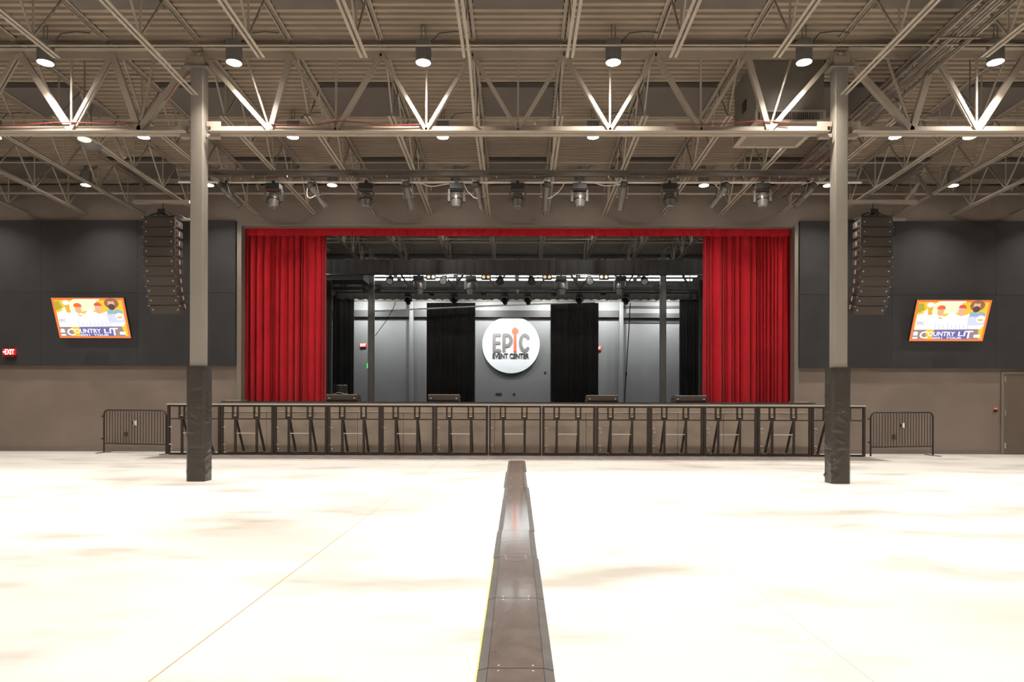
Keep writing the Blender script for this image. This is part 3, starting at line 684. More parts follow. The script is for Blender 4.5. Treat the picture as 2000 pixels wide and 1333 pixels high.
# ------------------------------------------------------------------ steel crowd barriers (bike rack)
def fence(p0, p1, label, feet=(True, True)):
    a = Vector(p0); b = Vector(p1); dv = (b - a); L = dv.length; dv.normalize(); ht = 1.10; r = .13; zb = .24
    t = thing('crowd_barrier', label, 'crowd barrier', ((a.x + b.x) / 2, (a.y + b.y) / 2, 0), group='steel crowd barriers')
    m = M['barrier']
    def P(u, z, o=0): q = a + dv * u; return Vector((q.x, q.y + o, z))
    pts = [P(0, .02), P(0, ht - r)] + [P(r - r * math.cos(R(k * 15)), ht - r + r * math.sin(R(k * 15))) for k in range(1, 6)] + [P(r, ht)]
    pts2 = [P(L - r, ht)] + [P(L - r + r * math.sin(R(k * 15)), ht - r + r * math.cos(R(k * 15))) for k in range(1, 6)] + [P(L, ht - r), P(L, .02)]
    MB().tube(pts + pts2, .021, 10).build('hoop_frame', m, t, smooth=True)
    MB().tube([P(0, zb), P(L, zb)], .018, 8).build('lower_rail', m, t, smooth=True)
    for i in range(21):
        u = L * (i + 1) / 22; MB().tube([P(u, zb), P(u, ht - (.03 if r < u < L - r else .045))], .0085, 6).build('upright_bar', m, t, smooth=True)
    for u, f in ((0, feet[0]), (L, feet[1])):
        if f: MB().bar(P(u, .012, -.32), P(u, .012, .32), .05, .012, side=(1, 0, 0)).build('foot', M['matedge'], t)
    for z in (.36, .94):
        s = -1
        MB().box(P(0, z).x - .06, P(0, z).x - .015, a.y - .015, a.y + .015, z - .02, z + .02).build('coupling_hook', m, t)
    return t
fa = at(203, 885, 17.55); fb = at(326, 889, 17.12)
fence((fa.x, 17.55, 0), (fb.x, 17.08, 0), 'black barred crowd barrier standing left of the stage barricade')
fa = at(1702.5, 885, 16.9); fb = at(1822, 889, 17.4)
fence((fa.x, 16.95, 0), (fb.x, 17.4, 0), 'black barred crowd barrier standing right of the stage barricade', (False, True))
# ------------------------------------------------------------------ floor strip of ramp plates
yy = 15.40; k = 0; names = ['first', 'second', 'third', 'fourth', 'fifth', 'sixth', 'seventh', 'eighth', 'ninth', 'tenth', 'eleventh', 'twelfth', 'thirteenth']
rr = random.Random(2)
while yy > 1.0:
    y1 = yy - .004; y0 = yy - 1.205 + .004; dx = rr.uniform(-.012, .012) - .003; hw = .137; ew = .05
    t = thing('floor_ramp_plate', 'dark glossy ramp plate in the floor strip, %s from the stage' % names[k], 'floor plate', (dx, (y0 + y1) / 2, 0), group='strip of floor ramp plates')
    MB().box(dx - hw, dx + hw, y0, y1, .001, .016).build('centre_plate', M['mat'], t)
    for s in (-1, 1):
        mb = MB(); xa, xb = dx + s * (hw + .002), dx + s * (hw + ew)
        mb.addf([(xa, y0, .001), (xb, y0, .001), (xb, y1, .001), (xa, y1, .001), (xa, y0, .016), (xb, y0, .003), (xb, y1, .003), (xa, y1, .016)], [(0, 3, 2, 1), (4, 5, 6, 7), (0, 1, 5, 4), (1, 2, 6, 5), (2, 3, 7, 6), (3, 0, 4, 7)])
        mb.build('bevelled_edge', M['matedge'], t)
    if y1 < 6: MB().box(dx - hw - ew - .006, dx - hw - ew, y0, y1, .001, .003).build('edge_line', M['yellow'], t)
    for sx in (-.085, .085):
        for e in (y0 + .03, y1 - .03): MB().lathe((dx + sx, e, .016), (0, 0, 1), [(0, .006), (.002, .005)], 8).build('screw', M['rail'], t)
    yy -= 1.205; k += 1
# ------------------------------------------------------------------ floor monitors
def wedge(xa, xb, yt, label, side):
    a = at(xa, 788, 17.85); b = at(xb, 788, 17.85); zt = at((xa + xb) / 2, yt, 17.85).z; X = (a.x + b.x) / 2; hw = (b.x - a.x) / 2
    t = thing('stage_monitor', label, 'stage monitor', (X, 17.85, ST), group='stage monitors')
    prof = [(17.85, ST), (17.83, ST + .04), (17.85, zt), (18.05, zt + .01), (18.3, ST + .12), (18.32, ST)]
    n = len(prof); vs = [(X - hw, y, z) for y, z in prof] + [(X + hw, y, z) for y, z in prof]
    fs = [tuple(reversed(range(n))), tuple(range(n, 2 * n))] + [(j, (j + 1) % n, (j + 1) % n + n, j + n) for j in range(n)]
    mb = MB(); mb.addf(vs, fs); mb.build('cabinet', M['speaker'], t)
    MB().box(X - hw + .02, X + hw - .02, 17.82, 17.832, ST + .05, zt - .012).build('rear_panel', M['grille'], t)
    for s in (-1, 1): MB().lathe((X + s * (hw - .075), 17.805, (ST + zt) / 2), (0, 1, 0), [(0, .018), (.02, .02)], 12).build('corner_knob', M['rail'], t)
    MB().box(X - hw, X + hw, 17.845, 17.86, zt - .003, zt + .008).build('top_edge', M['rail'], t)
    MB().lathe((X + side * (hw + .001), 18.02, ST + .12), (side, 0, 0), [(0, .035), (.02, .03)], 12).build('side_socket', M['blackwire'], t)
wedge(638, 698, 771.5, 'black floor monitor at the foot of the left red curtain', 1)
wedge(836, 897, 771.5, 'black floor monitor on the stage edge left of centre', 1)
wedge(1146, 1207, 773, 'black floor monitor on the stage edge right of centre', -1)
wedge(1318, 1380, 773.5, 'black floor monitor at the foot of the right red curtain', -1)
p = at(665, 771, 19.2); zt = at(665, 752, 19.2).z
t = thing('cable_drum', 'black round drum with cables behind the leftmost floor monitor', 'cable drum', (p.x, 19.2, ST))
MB().tube([(p.x, 19.2, ST), (p.x, 19.2, p.z)], .05, 12).build('stand', M['black'], t, smooth=True)
MB().lathe((p.x, 19.2, p.z), (0, 0, 1), [(0, .16), (.015, .195), (zt - p.z - .03, .195), (zt - p.z, .17)], 24).build('drum_body', M['black'], t, smooth=True)
for k in range(3): MB().lathe((p.x, 19.2, p.z + .07 + .06 * k), (0, 0, 1), [(0, .199), (.008, .199)], 24).build('drum_band', M['speaker'], t)
MB().tube([(p.x + .2 * math.cos(R(a)), 19.2 + .2 * math.sin(R(a)), p.z + .03 + .02 * math.sin(R(a * 3))) for a in range(180, 361, 15)], .007, 6).build('cable', M['whitewire'], t, smooth=True)
# ------------------------------------------------------------------ line arrays
def line_array(xa, xb, label, side):
    a = at(xa, 425, 16.14); b = at(xb, 425, 16.14); X = (a.x + b.x) / 2; hw = (b.x - a.x) / 2; zt = a.z
    t = thing('line_array', label, 'loudspeaker array', (X, 16.3, zt), group='hanging loudspeaker arrays')
    top = Vector((0, 16.14, zt)); ang = [0, 0, 1.5, 3, 5, 8, 12, 17, 23, 29]; hh = .232; dp = .40
    for i, an in enumerate(ang):
        dn = Vector((0, math.sin(R(an)), -math.cos(R(an)))); bk = Vector((0, math.cos(R(an)), math.sin(R(an))))
        A = top; B = top + dn * (hh - .012)
        mid = (A + B) / 2
        # wedge section, narrower at the back
        sec = [A, B, mid + bk * dp + dn * .07, mid + bk * dp - dn * .07]
        vs = [(X - hw, q.y, q.z) for q in sec] + [(X + hw, q.y, q.z) for q in sec]
        mb = MB(); mb.addf(vs, [(0, 3, 2, 1), (4, 5, 6, 7), (0, 1, 5, 4), (1, 2, 6, 5), (2, 3, 7, 6), (3, 0, 4, 7)]); cab = mb.build('cabinet', M['speaker'], t)
        fr = -bk * .012
        def fb(u0, u1, w0, w1, name, m, th=.012, par=cab):
            q = [A + dn * u0, A + dn * u1]; vs = []
            for o in (Vector((0, 0, 0)), -bk * th):
                for xx in (X + w0, X + w1):
                    for p_ in q: vs.append((xx, (p_ + o).y, (p_ + o).z))
            mb = MB(); mb.addf(vs, [(0, 1, 3, 2), (4, 6, 7, 5), (0, 2, 6, 4), (1, 5, 7, 3), (0, 4, 5, 1), (2, 3, 7, 6)]); return mb.build(name, m, par)
        fb(.012, hh - .024, -hw + .02, hw - .02, 'grille', M['grille'])
        for s in (-1, 1): fb(.09, .12, s * (hw - .075) - .014, s * (hw - .075) + .014, 'badge', M['rail'], .016)
        for s in (-1, 1):
            fb(-.002, .006, s * hw - .02, s * hw + .02, 'rigging_pin', M['alu'], .02)
            mb = MB(); mb.tube([(X + s * (hw - .002), (mid + bk * .10).y, (mid + bk * .10).z), (X + s * (hw + .012), (mid + bk * .10).y, (mid + bk * .10).z)], .025, 10); mb.build('side_handle', M['black'], cab)
            q0 = mid + bk * .22 - dn * .05; q1 = mid + bk * .22 + dn * .05
            MB().bar((X + s * (hw + .004), q0.y, q0.z), (X + s * (hw + .004), q1.y, q1.z), .035, .012, side=(0, 1, 0)).build('rigging_plate', M['rail'], cab)
        top = A + dn * hh
    mb = MB(); mb.box(X - hw, X + hw, 16.16, 16.2, zt + .01, zt + .05); mb.box(X - hw, X + hw, 16.45, 16.49, zt + .01, zt + .05); mb.box(X - hw, X - hw + .04, 16.2, 16.45, zt + .01, zt + .05); mb.box(X + hw - .04, X + hw, 16.2, 16.45, zt + .01, zt + .05); mb.box(X - .04, X + .04, 16.1, 16.6, zt + .05, zt + .09)
    mb.build('flying_frame', M['black'], t)
    mb = MB(); mb.box(X - .09, X + .09, 16.25, 16.42, zt + .13, zt + .24); mb.tube([(X, 16.33, zt + .07), (X, 16.33, zt + .42)], .012, 6); mb.tube([(X - .3, 16.3, zt + .10), (X - .1, 16.33, zt + .17)], .02, 6); mb.build('chain_hoist', M['black'], t)
    MB().tube([(X + .1, 16.33, zt + .2), (X + .25, 16.36, zt + .12), (X + .4, 16.4, zt + .11), (X + .5, 16.45, zt + .05)], .012, 6).build('feed_cable', M['blackwire'], t, smooth=True)
    return X, zt
for xa, xb, s, lb, rng in ((279.5, 341, 1, 'tall curved hanging loudspeaker array left of the left column', (262, 372)), (1682, 1744, -1, 'tall curved hanging loudspeaker array right of the right column', (1652, 1790))):
    X, zt = line_array(xa, xb, lb, s)
    p = at(rng[0], 398, 16.33); q = at(rng[1], 398, 16.33)
    mb = MB(); mb.box(p.x, q.x, 16.26, 16.40, zt + .38, zt + .455); 
    tag(mb.build('rigging_beam', M['steel']), 'short steel channel carrying the %s loudspeaker array' % ('left' if s > 0 else 'right'), 'beam', 'array rigging beams')
    p = at(rng[0] + 20, 421, 16.9); mb = MB(); mb.box(p.x, p.x + 1.2, 16.85, 16.92, zt + .12, zt + .18)
    tag(mb.build('rigging_beam', M['steel']), 'lower thin channel just behind the top of the %s loudspeaker array' % ('left' if s > 0 else 'right'), 'beam', 'array rigging beams')
# ------------------------------------------------------------------ televisions
def tv(blx, brx, by, label, yb=17.66, tilt=19.5, flip=False):
    a = at(blx, by, yb); b = at(brx, by + .5, yb); W = b.x - a.x; Hh = W * .565
    t = thing('wall_television', label, 'television', ((a.x + b.x) / 2, yb, a.z), (R(tilt), 0, 0), group='wall televisions')
    hw = W / 2
    MB().box(-hw - .012, hw + .012, 0, .06, -.012, Hh + .012).build('bezel', M['black'], t, world=False)
    MB().box(-.25, .25, .06, .16, Hh * .35, Hh * .65).build('wall_bracket', M['black'], t, world=False)
    ms = [E['orange'], E['yel'], E['olive'], E['pale'], E['white'], E['blue'], E['greyv'], E['brown'], E['skin'], E['redc'], E['beard'], E['ocap'], E['teal'], E['lav'], E['skin2']]
    s = MB(); U = lambda u: -hw + u * W; V = lambda v: Hh * (1 - v)
    def poly(c, pts, l): s.cur = c; s.flat([(U(u), V(v)) for u, v in pts], -.001 * l - .0005, .001)
    def el(c, u, v, ru, rv, l, a0=0, a1=360): s.cur = c; s.ell(U(u), V(v), ru * W, rv * Hh, -.001 * l - .0005, .001, 22, a0, a1)
    s.cur = 0; s.box(-hw, hw, -.0008, 0.0, 0, Hh)
    poly(1, [(.03, .055), (.97, .055), (.97, .95), (.03, .95)], 1)
    poly(2, [(.03, .08), (.10, .08), (.13, .24), (.03, .32)], 2)
    poly(3, [(.30, .03), (.62, .03), (.60, .30), (.34, .34), (.10, .30), (.24, .10)], 2)
    poly(4, [(.33, .03), (.66, .03), (.66, .06), (.33, .06)], 3)
    poly(6, [(.03, .70), (.97, .70), (.97, .95), (.03, .95)], 2); poly(5, [(.30, .73), (.78, .73), (.80, .95), (.30, .95)], 3)
    poly(1, [(.19, .70), (.31, .70), (.30, .95), (.22, .95)], 3); poly(1, [(.90, .68), (.97, .68), (.97, .95), (.93, .95)], 3)
    # white-clothed figure group
    poly(4, [(.04, .36), (.16, .30), (.30, .34), (.42, .40), (.50, .27), (.58, .36), (.66, .38), (.78, .30), (.95, .36), (.96, .62), (.93, .70), (.04, .72)], 4)
    el(14, .20, .20, .034, .11, 5); el(4, .19, .115, .045, .06, 6); poly(14, [(.17, .28), (.23, .28), (.24, .36), (.18, .36)], 5)
    el(8, .345, .285, .044, .10, 5); el(11, .345, .19, .055, .065, 6, 0, 180); poly(11, [(.29, .19), (.40, .19), (.40, .225), (.29, .225)], 6); poly(14, [(.32, .40), (.39, .43), (.37, .46), (.33, .43)], 5)
    el(8, .625, .27, .048, .12, 5); el(9, .625, .17, .048, .06, 6, 0, 180); poly(9, [(.575, .165), (.675, .165), (.69, .20), (.575, .19)], 6)
    el(7, .82, .13, .10, .13, 5); el(8, .815, .135, .045, .11, 6); el(10, .815, .22, .048, .075, 7); el(7, .815, .055, .055, .03, 7); el(10, .815, .175, .012, .008, 8)
    poly(12, [(.74, .30), (.81, .27), (.84, .32), (.88, .27), (.95, .32), (.95, .42), (.74, .42)], 5); poly(13, [(.72, .40), (.96, .38), (.96, .60), (.74, .62)], 5)
    el(4, .90, .46, .055, .09, 6); poly(14, [(.86, .46), (.94, .46), (.93, .50), (.87, .50)], 7)
    for q in range(9): poly(13, [(.30 + .055 * q, .56 + .02 * (q % 3)), (.315 + .055 * q, .56 + .02 * (q % 3)), (.325 + .055 * q, .70), (.305 + .055 * q, .70)], 6)
    poly(4, [(.04, .80), (.09, .80), (.095, .86), (.035, .86)], 5); el(4, .066, .80, .03, .035, 5); poly(4, [(.035, .90), (.10, .90), (.10, .94), (.035, .94)], 5); poly(4, [(.86, .84), (.94, .84), (.94, .91), (.86, .91)], 5)
    scr = s.build('screen', ms, t, world=False)
    def tx(tt, m, u0, u1, v0, v1, l, off=.0): text_mesh(tt, 'screen_text', m, U(u0), U(u1), V(v1), V(v0), -.001 * l, scr, .001, off)
    tx('C', E['white'], .125, .235, .76, .935, 6, .015); tx('OUNTRY', E['white'], .235, .60, .765, .875, 6, .015); tx('LI', E['white'], .645, .74, .765, .875, 6, .015); tx('T', E['white'], .73, .84, .745, .93, 6, .015)
    tx('2021  TOUR', E['white'], .30, .70, .895, .945, 6, .01); tx('EPIC', E['blue'], .055, .15, .52, .60, 7, .005)
tv(117, 256, 660.5, 'wall television with an orange-framed concert poster, left of the stage')
tv(1775.5, 1919, 666.5, 'wall television with an orange-framed concert poster, right of the stage')
# ------------------------------------------------------------------ exit signs
def exit_sign(cx, cy, Y, w, label, arrow=True):
    p = at(cx, cy, Y); X, z = p.x, p.z; hw = w / 2; h = w * .52
    t = thing('exit_sign', label, 'exit sign', (X, Y, z - h / 2), group='lit exit signs')
    MB().box(X - hw, X + hw, Y - .05, Y, z - h * .5, z + h * .5).build('face_box', M['exitred'], t)
    MB().box(X - hw * .85, X + hw * .95, Y - .07, Y - .001, z - h * .85, z - h * .5).build('battery_box', M['exitbody'], t)
    text_mesh('EXIT', 'letters', M['exittext'], -hw * (.62 if arrow else .8), hw * .86, h * .1, h * .9, -.051, t, .004, .02)
    if arrow: MB().flat([(-hw * .98, h * .5), (-hw * .78, h * .68), (-hw * .78, h * .56), (-hw * .6, h * .56), (-hw * .6, h * .44), (-hw * .78, h * .44), (-hw * .78, h * .32)], -.051, .004).build('arrow', M['exittext'], t, world=False)
exit_sign(20, 688, YA - .002, .33, 'red lit exit sign with arrow on the panel at the far left')
exit_sign(709.5, 674.5, YB - .002, .34, 'red lit exit sign on the back wall left of the stage column', False)
exit_sign(1167.5, 680.5, YB - .002, .34, 'red lit exit sign half hidden by the right black drape', False)
p = at(718, 715, YB - .01); tag(MB().box(p.x - .03, p.x + .03, YB - .03, YB - .001, p.z - .12, p.z + .12).build('indicator_light', M['green']), 'small green light on the back wall beside the left stage column', 'indicator light')
p = at(1943.5, 800, YW); t = thing('fire_alarm_switch', 'small red wall device beside the door at far right', 'alarm switch', (p.x, YW, p.z - .06))
MB().box(p.x - .03, p.x + .03, YW - .05, YW - .001, p.z - .07, p.z - .005).build('body', M['black'], t); MB().box(p.x - .025, p.x + .025, YW - .045, YW - .001, p.z - .005, p.z + .035).build('lit_top', M['redglow'], t)
for (x, y_, lb) in ((264, 826.5, 'white wall plate behind the left crowd barrier'), (1763.5, 831.5, 'white wall plate behind the right crowd barrier')):
    p = at(x, y_, YW); t = thing('wall_plate', lb, 'wall plate', (p.x, YW, p.z), group='white wall plates')
    MB().box(p.x - .035, p.x + .045, YW - .012, YW - .001, p.z - .06, p.z + .06).build('plate', M['paper'], t); MB().box(p.x - .075, p.x + .075, YW - .008, YW - .0005, p.z - .05, p.z + .05).build('back_box', M['dark'], t)
for (x, y_, lb) in ((246.5, 848.5, 'dark wall socket behind the left crowd barrier'), (1745, 853.5, 'dark wall socket behind the right crowd barrier')):
    p = at(x, y_, YW); tag(MB().box(p.x - .04, p.x + .04, YW - .03, YW - .001, p.z - .06, p.z + .06).build('wall_socket', M['speaker']), lb, 'wall socket', 'dark wall sockets')
for (x, y_, w_, lb) in ((974, 770, .30, 'row of dark sockets low on the back wall below the round sign'), (1004, 770, .10, 'single dark socket low on the back wall below the round sign'), (1065, 728, .09, 'small dark socket on the back wall right of the round sign')):
    p = at(x, y_, YB); tag(MB().box(p.x - w_ / 2, p.x + w_ / 2, YB - .03, YB - .001, p.z - .05, p.z + .05).build('wall_socket', M['stage_dark']), lb, 'wall socket', 'back wall sockets')
# ------------------------------------------------------------------ round sign
p = at(998, 674, YB - .1); RS = 56 * (YB - .1) / F
t = thing('round_sign', 'large round white sign reading EPIC EVENT CENTER on the back wall', 'sign', (p.x, YB - .12, p.z))
MB().lathe((0, .10, 0), (0, -1, 0), [(0, RS - .02), (.10, RS), (.12, RS - .01)], 64).build('disc', M['signwhite'], t, smooth=True, world=False)
def stroke(mb, pts, wd, y, th=.03):
    h = wd / 2
    for (a, b) in zip(pts[:-1], pts[1:]):
        a_, b_ = Vector(a), Vector(b); d_ = (b_ - a_).normalized(); n_ = Vector((-d_.y, d_.x)) * h
        mb.flat([tuple(a_ + n_), tuple(a_ - n_), tuple(b_ - n_), tuple(b_ + n_)], y, th + .0004 * (len(mb.f) % 97) / 4)
    for a in pts: mb.ell(a[0], a[1], h, h, y, th + .0004 * (len(mb.f) % 89) / 4 + .0001, 14)
S = RS / 1.45; wd = .168 * S; yf = -.021
def sc_(l): return [(x * S, z * S) for x, z in l]
mb = MB(); stroke(mb, sc_([(-.585, .49), (-.85, .49), (-.85, -.29), (-.585, -.29)]), wd, yf); stroke(mb, sc_([(-.85, .095), (-.60, .095)]), wd * .93, yf); mb.build('letter_e', M['signgrey'], t, world=False)
mb = MB(); arc = [(-.20 + .20 * math.cos(R(a)), .22 + .27 * math.sin(R(a))) for a in range(90, -91, -15)]
stroke(mb, sc_([(-.355, -.29), (-.355, .49)] + arc + [(-.355, -.05)]), wd, yf); mb.build('letter_p', M['signgrey'], t, world=False)
mb = MB(); arc = [(.70 + .215 * math.cos(R(a)), .10 + .39 * math.sin(R(a))) for a in range(38, 323, 12)]
stroke(mb, sc_(arc), wd, yf); mb.build('letter_c', M['signgrey'], t, world=False)
mb = MB(); mb.flat(sc_([(.135, -.36), (.28, -.36), (.275, .50), (.33, .60), (.335, .72), (.30, .83), (.25, .88), (.17, .88), (.115, .83), (.08, .72), (.085, .60), (.14, .50)]), yf, .03)
for k_ in range(4):
    for s_ in (-1, 1): mb.ell((.2075 + s_ * .15) * S, (.60 + .065 * k_) * S, .03 * S, .018 * S, yf, .03, 10)
mb.build('guitar_neck', M['signred'], t, world=False)
text_mesh('EVENT CENTER', 'small_letters', M['signdark'], -.93 * S, .915 * S, -.69 * S, -.425 * S, yf, t, .03, .018)
# ------------------------------------------------------------------ dark bands added for the shade on the back wall
def shade_band(x0, x1, ya, yb, dep, label):
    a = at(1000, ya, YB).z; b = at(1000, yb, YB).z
    return tag(MB().box(x0, x1, YB - dep, YB - .001, b, a).build('wall_shade_band', M['stage_dark']), label, 'shade band', 'back wall shade bands')  # dark bars put in for the shaded bands across the wall
shade_band(-9.9, bxl - .13, 608, 621, .28, 'broad dark band put in for shade across the back wall, left part')
shade_band(bxl + .13, bxr - .13, 608, 621, .28, 'broad dark band put in for shade across the back wall, behind the round sign')
shade_band(bxr + .13, 9.9, 613, 622, .28, 'broad dark band put in for shade across the back wall, right part')
shade_band(bxr + .13, 9.9, 598, 602, .10, 'thin dark band put in for shade high on the back wall, right part')
shade_band(bxr + .13, 9.9, 628, 631, .06, 'thin dark band put in for shade below the broad one, right part')
# white line across the stage, ropes
a = at(731, 608, 30.4); b = at(1163, 590, 30.4)
tag(MB().tube([a, (a + b) / 2 + Vector((0, 0, .02)), b], .035, 8).build('white_rail', M['paper'], smooth=True), 'long white rail slanting across the stage in front of the black drapes', 'rail')
def rope(pts, r, label):
    return tag(MB().tube(pts, r, 6).build('rope', M['blackwire'], smooth=True), label, 'rope', 'ropes on the stage')
rope([at(773, 590, 26), at(768, 603, 26), at(755, 626, 26), at(733, 656, 26)], .014, 'thin rope slanting down beside the left stage column')
rope([at(1231, 592, 25), at(1228, 650, 25), at(1223, 728, 25), at(1219, 787, 25)], .018, 'thin rope hanging down between the right stage column and drape')
p = at(1223, 730, 25); tag(MB().lathe((p.x, 25, p.z - .07), (0, 0, 1), [(0, .02), (.05, .035), (.10, .035), (.14, .02)], 10).build('rope_knot', M['black'], smooth=True), 'black knot halfway down the right hanging rope', 'knot')
# ------------------------------------------------------------------ lighting bar over the hall
YL = 14.92; bz1 = at(1000, 333, YL).z; bz0 = at(1000, 345, YL).z
x0 = at(348, 340, YL).x; x1 = at(1672, 340, YL).x
mb = MB(); mb.box(x0, x1, YL - .06, YL + .06, bz1 - .02, bz1); mb.box(x0, x1, YL - .012, YL + .012, bz0 + .012, bz1 - .02); mb.box(x0, x1, YL - .06, YL + .06, bz0, bz0 + .012)
tag(mb.build('support_beam', M['steel_dark']), 'long dark steel beam under the joists above the lighting bar', 'beam')
pz = at(1000, 356.5, YL).z; px0 = at(348, 356, YL).x; px1 = at(1682, 356, YL).x
t = thing('lighting_bar', 'long thin steel pipe in the hall with stage lights hanging from it', 'lighting bar', (0, YL, pz))
MB().tube([(px0, YL, pz), (px1, YL, pz)], .024, 12).build('pipe', M['rail'], t, smooth=True)
for x in (518, 665, 802, 940, 1080, 1222, 1360, 1503, 450, 1600):
    q = at(x, 350, YL); MB().tube([(q.x, YL, pz), (q.x, YL, bz0)], .007, 6).build('hanger_rod', M['rail'], t, smooth=True)
for x in (497, 563, 690, 757, 970, 1044, 1188, 1255, 1322, 1450, 1520):
    q = at(x, 346, YL); MB().lathe((q.x, YL - .07, bz0 - .005), (0, 0, -1), [(0, .012), (.03, .012), (.05, .006)], 8).build('beam_clamp', M['alu'], t)
def moving_head(label, group, X, Y, z, tilt=(0, .35, -1), shell='head', s=1.0, yawz=0):
    t = thing('moving_head_light', label, 'moving stage light', (X, Y, z), (0, 0, yawz), group=group)
    B_ = M['black']; m = M[shell]
    def bd(mb, n, mm, sm=False, par=t): 
        o = mb.build(n, mm, par, smooth=sm, world=False); return o
    bd(MB().box(-.03, .03, -.04, .04, -.05, .03), 'pipe_clamp', B_)
    bd(MB().box(-.15 * s, .15 * s, -.11 * s, .11 * s, -.05 - .11 * s, -.05), 'base', B_)
    zz = -.05 - .11 * s
    mb = MB()
    for k in (-1, 1):
        mb.box(k * .165 * s - .022 * s, k * .165 * s + .022 * s, -.055 * s, .055 * s, zz - .27 * s, zz - .005)
    mb.box(-.165 * s, .165 * s, -.055 * s, .055 * s, zz - .03 * s, zz); bd(mb, 'yoke', m)
    pv = Vector((0, 0, zz - .23 * s)); ax = Vector(tilt).normalized()
    h = bd(MB().lathe(pv - ax * .16 * s, ax, [(0, .06 * s), (.02 * s, .105 * s), (.12 * s, .135 * s), (.20 * s, .13 * s), (.30 * s, .105 * s), (.335 * s, .10 * s)], 22), 'lamp_head', m, True)
    bd(MB().lathe(pv + ax * .175 * s, ax, [(0, .088 * s), (.006 * s, .08 * s)], 20), 'lens', M['lens'], False, h)
    bd(MB().lathe(pv - ax * .005 * s, ax, [(0, .141 * s), (.03 * s, .141 * s)], 22), 'head_band', B_, True, h)
    bd(MB().lathe(pv - Vector((.19 * s, 0, 0)), (1, 0, 0), [(0, .04 * s), (.38 * s, .04 * s)], 12), 'tilt_pivot', m, True)
    return t
mh0 = None
pos = [535, 715, 892, 1011, 1132, 1308, 1489]
for i, x in enumerate(pos):
    q = at(x, 356, YL); lb = 'silver moving head light on the hall lighting bar, %s' % nth(i, 7)
    tl = (0, -.25, -1)
    if mh0 is None: mh0 = moving_head(lb, 'moving heads on the hall bar', q.x, YL, pz, tl)
    else: dup(mh0, (q.x, YL, pz), (0, 0, -math.atan2(q.x, 6) * .3), label=lb)
def profile_light(label, X, Y, z, dirv):
    t = thing('profile_spotlight', label, 'spotlight', (X, Y, z), group='profile spotlights on the hall bar')
    dv = Vector(dirv).normalized(); piv = Vector((0, 0, -.20)) + dv * .05
    a = piv - dv * .27
    def bd(mb, n, mm, sm=False, par=t): return mb.build(n, mm, par, smooth=sm, world=False)
    bd(MB().lathe(a, dv, [(0, .045), (.02, .075), (.10, .082), (.13, .06)], 14), 'lamp_cap', M['speaker'], True)
    body = bd(MB().lathe(a + dv * .12, dv, [(0, .085), (.20, .088), (.24, .075)], 16), 'body', M['head'], True)
    bd(MB().lathe(a + dv * .35, dv, [(0, .070), (.24, .070), (.245, .078), (.27, .078)], 16), 'lens_tube', M['head'], True)
    bd(MB().lathe(a + dv * .615, dv, [(0, .066), (.006, .06)], 16), 'front_lens', M['lens'])
    sd = dv.cross(Vector((0, 0, 1)));
    sd = sd.normalized()
    ring = [a + dv * (-.012) + (sd * math.cos(R(k)) + dv.cross(sd) * math.sin(R(k))) * .055 for k in range(0, 361, 30)]
    bd(MB().tube(ring, .009, 6, False), 'cap_ring', M['alu'], True)
    for k in (-1, 1):
        bd(MB().tube([a + dv * .34 + sd * k * .085, a + dv * .34 + sd * k * .14], .012, 6), 'shutter_handle', M['alu'])
        bd(MB().tube([Vector((0, 0, -.06)) + sd * k * .115, piv + dv * .03 + sd * k * .115], .009, 6), 'yoke_arm', M['alu'])
    bd(MB().tube([Vector((0, 0, -.06)) - sd * .115, Vector((0, 0, -.06)) + sd * .115], .012, 6), 'yoke_bridge', M['black'])
    bd(MB().box(-.03, .03, -.03, .03, -.07, .035), 'pipe_clamp', M['black'])
    bd(MB().tube([a + Vector((0, 0, -.0)), a + Vector((-.06, 0, .04)), Vector((-.14, 0, -.05)), Vector((-.10, 0, .01))], .009, 6), 'power_tail', M['whitewire'], True)
for i, (x, dv) in enumerate(((443, (.75, .35, -.85)), (615, (.62, .4, -.9)), (796, (.16, .45, -1)), (933, (.22, .55, -1)), (1068, (-.10, .5, -1)), (1217, (-.10, .45, -1)), (1410, (-.62, .4, -.9)), (1578, (-.72, .35, -.85)))):
    q = at(x, 356, YL); profile_light('long tube spotlight on the hall lighting bar, %s' % nth(i, 8), q.x, YL, pz, dv)
cable([at(x, y_, YL - .05) for x, y_ in ((818, 356), (840, 364), (865, 361), (885, 358))], .009, M['whitewire'], 'swag_cable', 'pale cable sagging left of the first bright moving head', 'cables on the hall bar')
cable([at(x, y_, YL - .05) for x, y_ in ((905, 356), (912, 372), (925, 385), (933, 388))], .009, M['whitewire'], 'swag_cable', 'pale cable curving down to the spotlight left of centre', 'cables on the hall bar')
cable([at(x, y_, YL - .05) for x, y_ in ((1103, 356), (1095, 370), (1082, 382), (1070, 388))], .009, M['whitewire'], 'swag_cable', 'pale cable curving down to the spotlight right of centre', 'cables on the hall bar')
cable([at(x, y_, YL - .05) for x, y_ in ((1163, 358), (1180, 363), (1200, 362), (1222, 359))], .009, M['whitewire'], 'swag_cable', 'pale cable sagging right of the second bright moving head', 'cables on the hall bar')
cable([at(x, y_, YL - .05) for x, y_ in ((610, 358), (601, 368), (600, 382), (606, 387), (616, 382))], .010, M['whitewire'], 'swag_cable', 'white cable loop on the second spotlight from the left', 'cables on the hall bar')
cable([at(x, y_, YL - .05) for x, y_ in ((1395, 358), (1402, 366), (1412, 374), (1414, 382))], .009, M['whitewire'], 'swag_cable', 'white cable on the second spotlight from the right', 'cables on the hall bar')
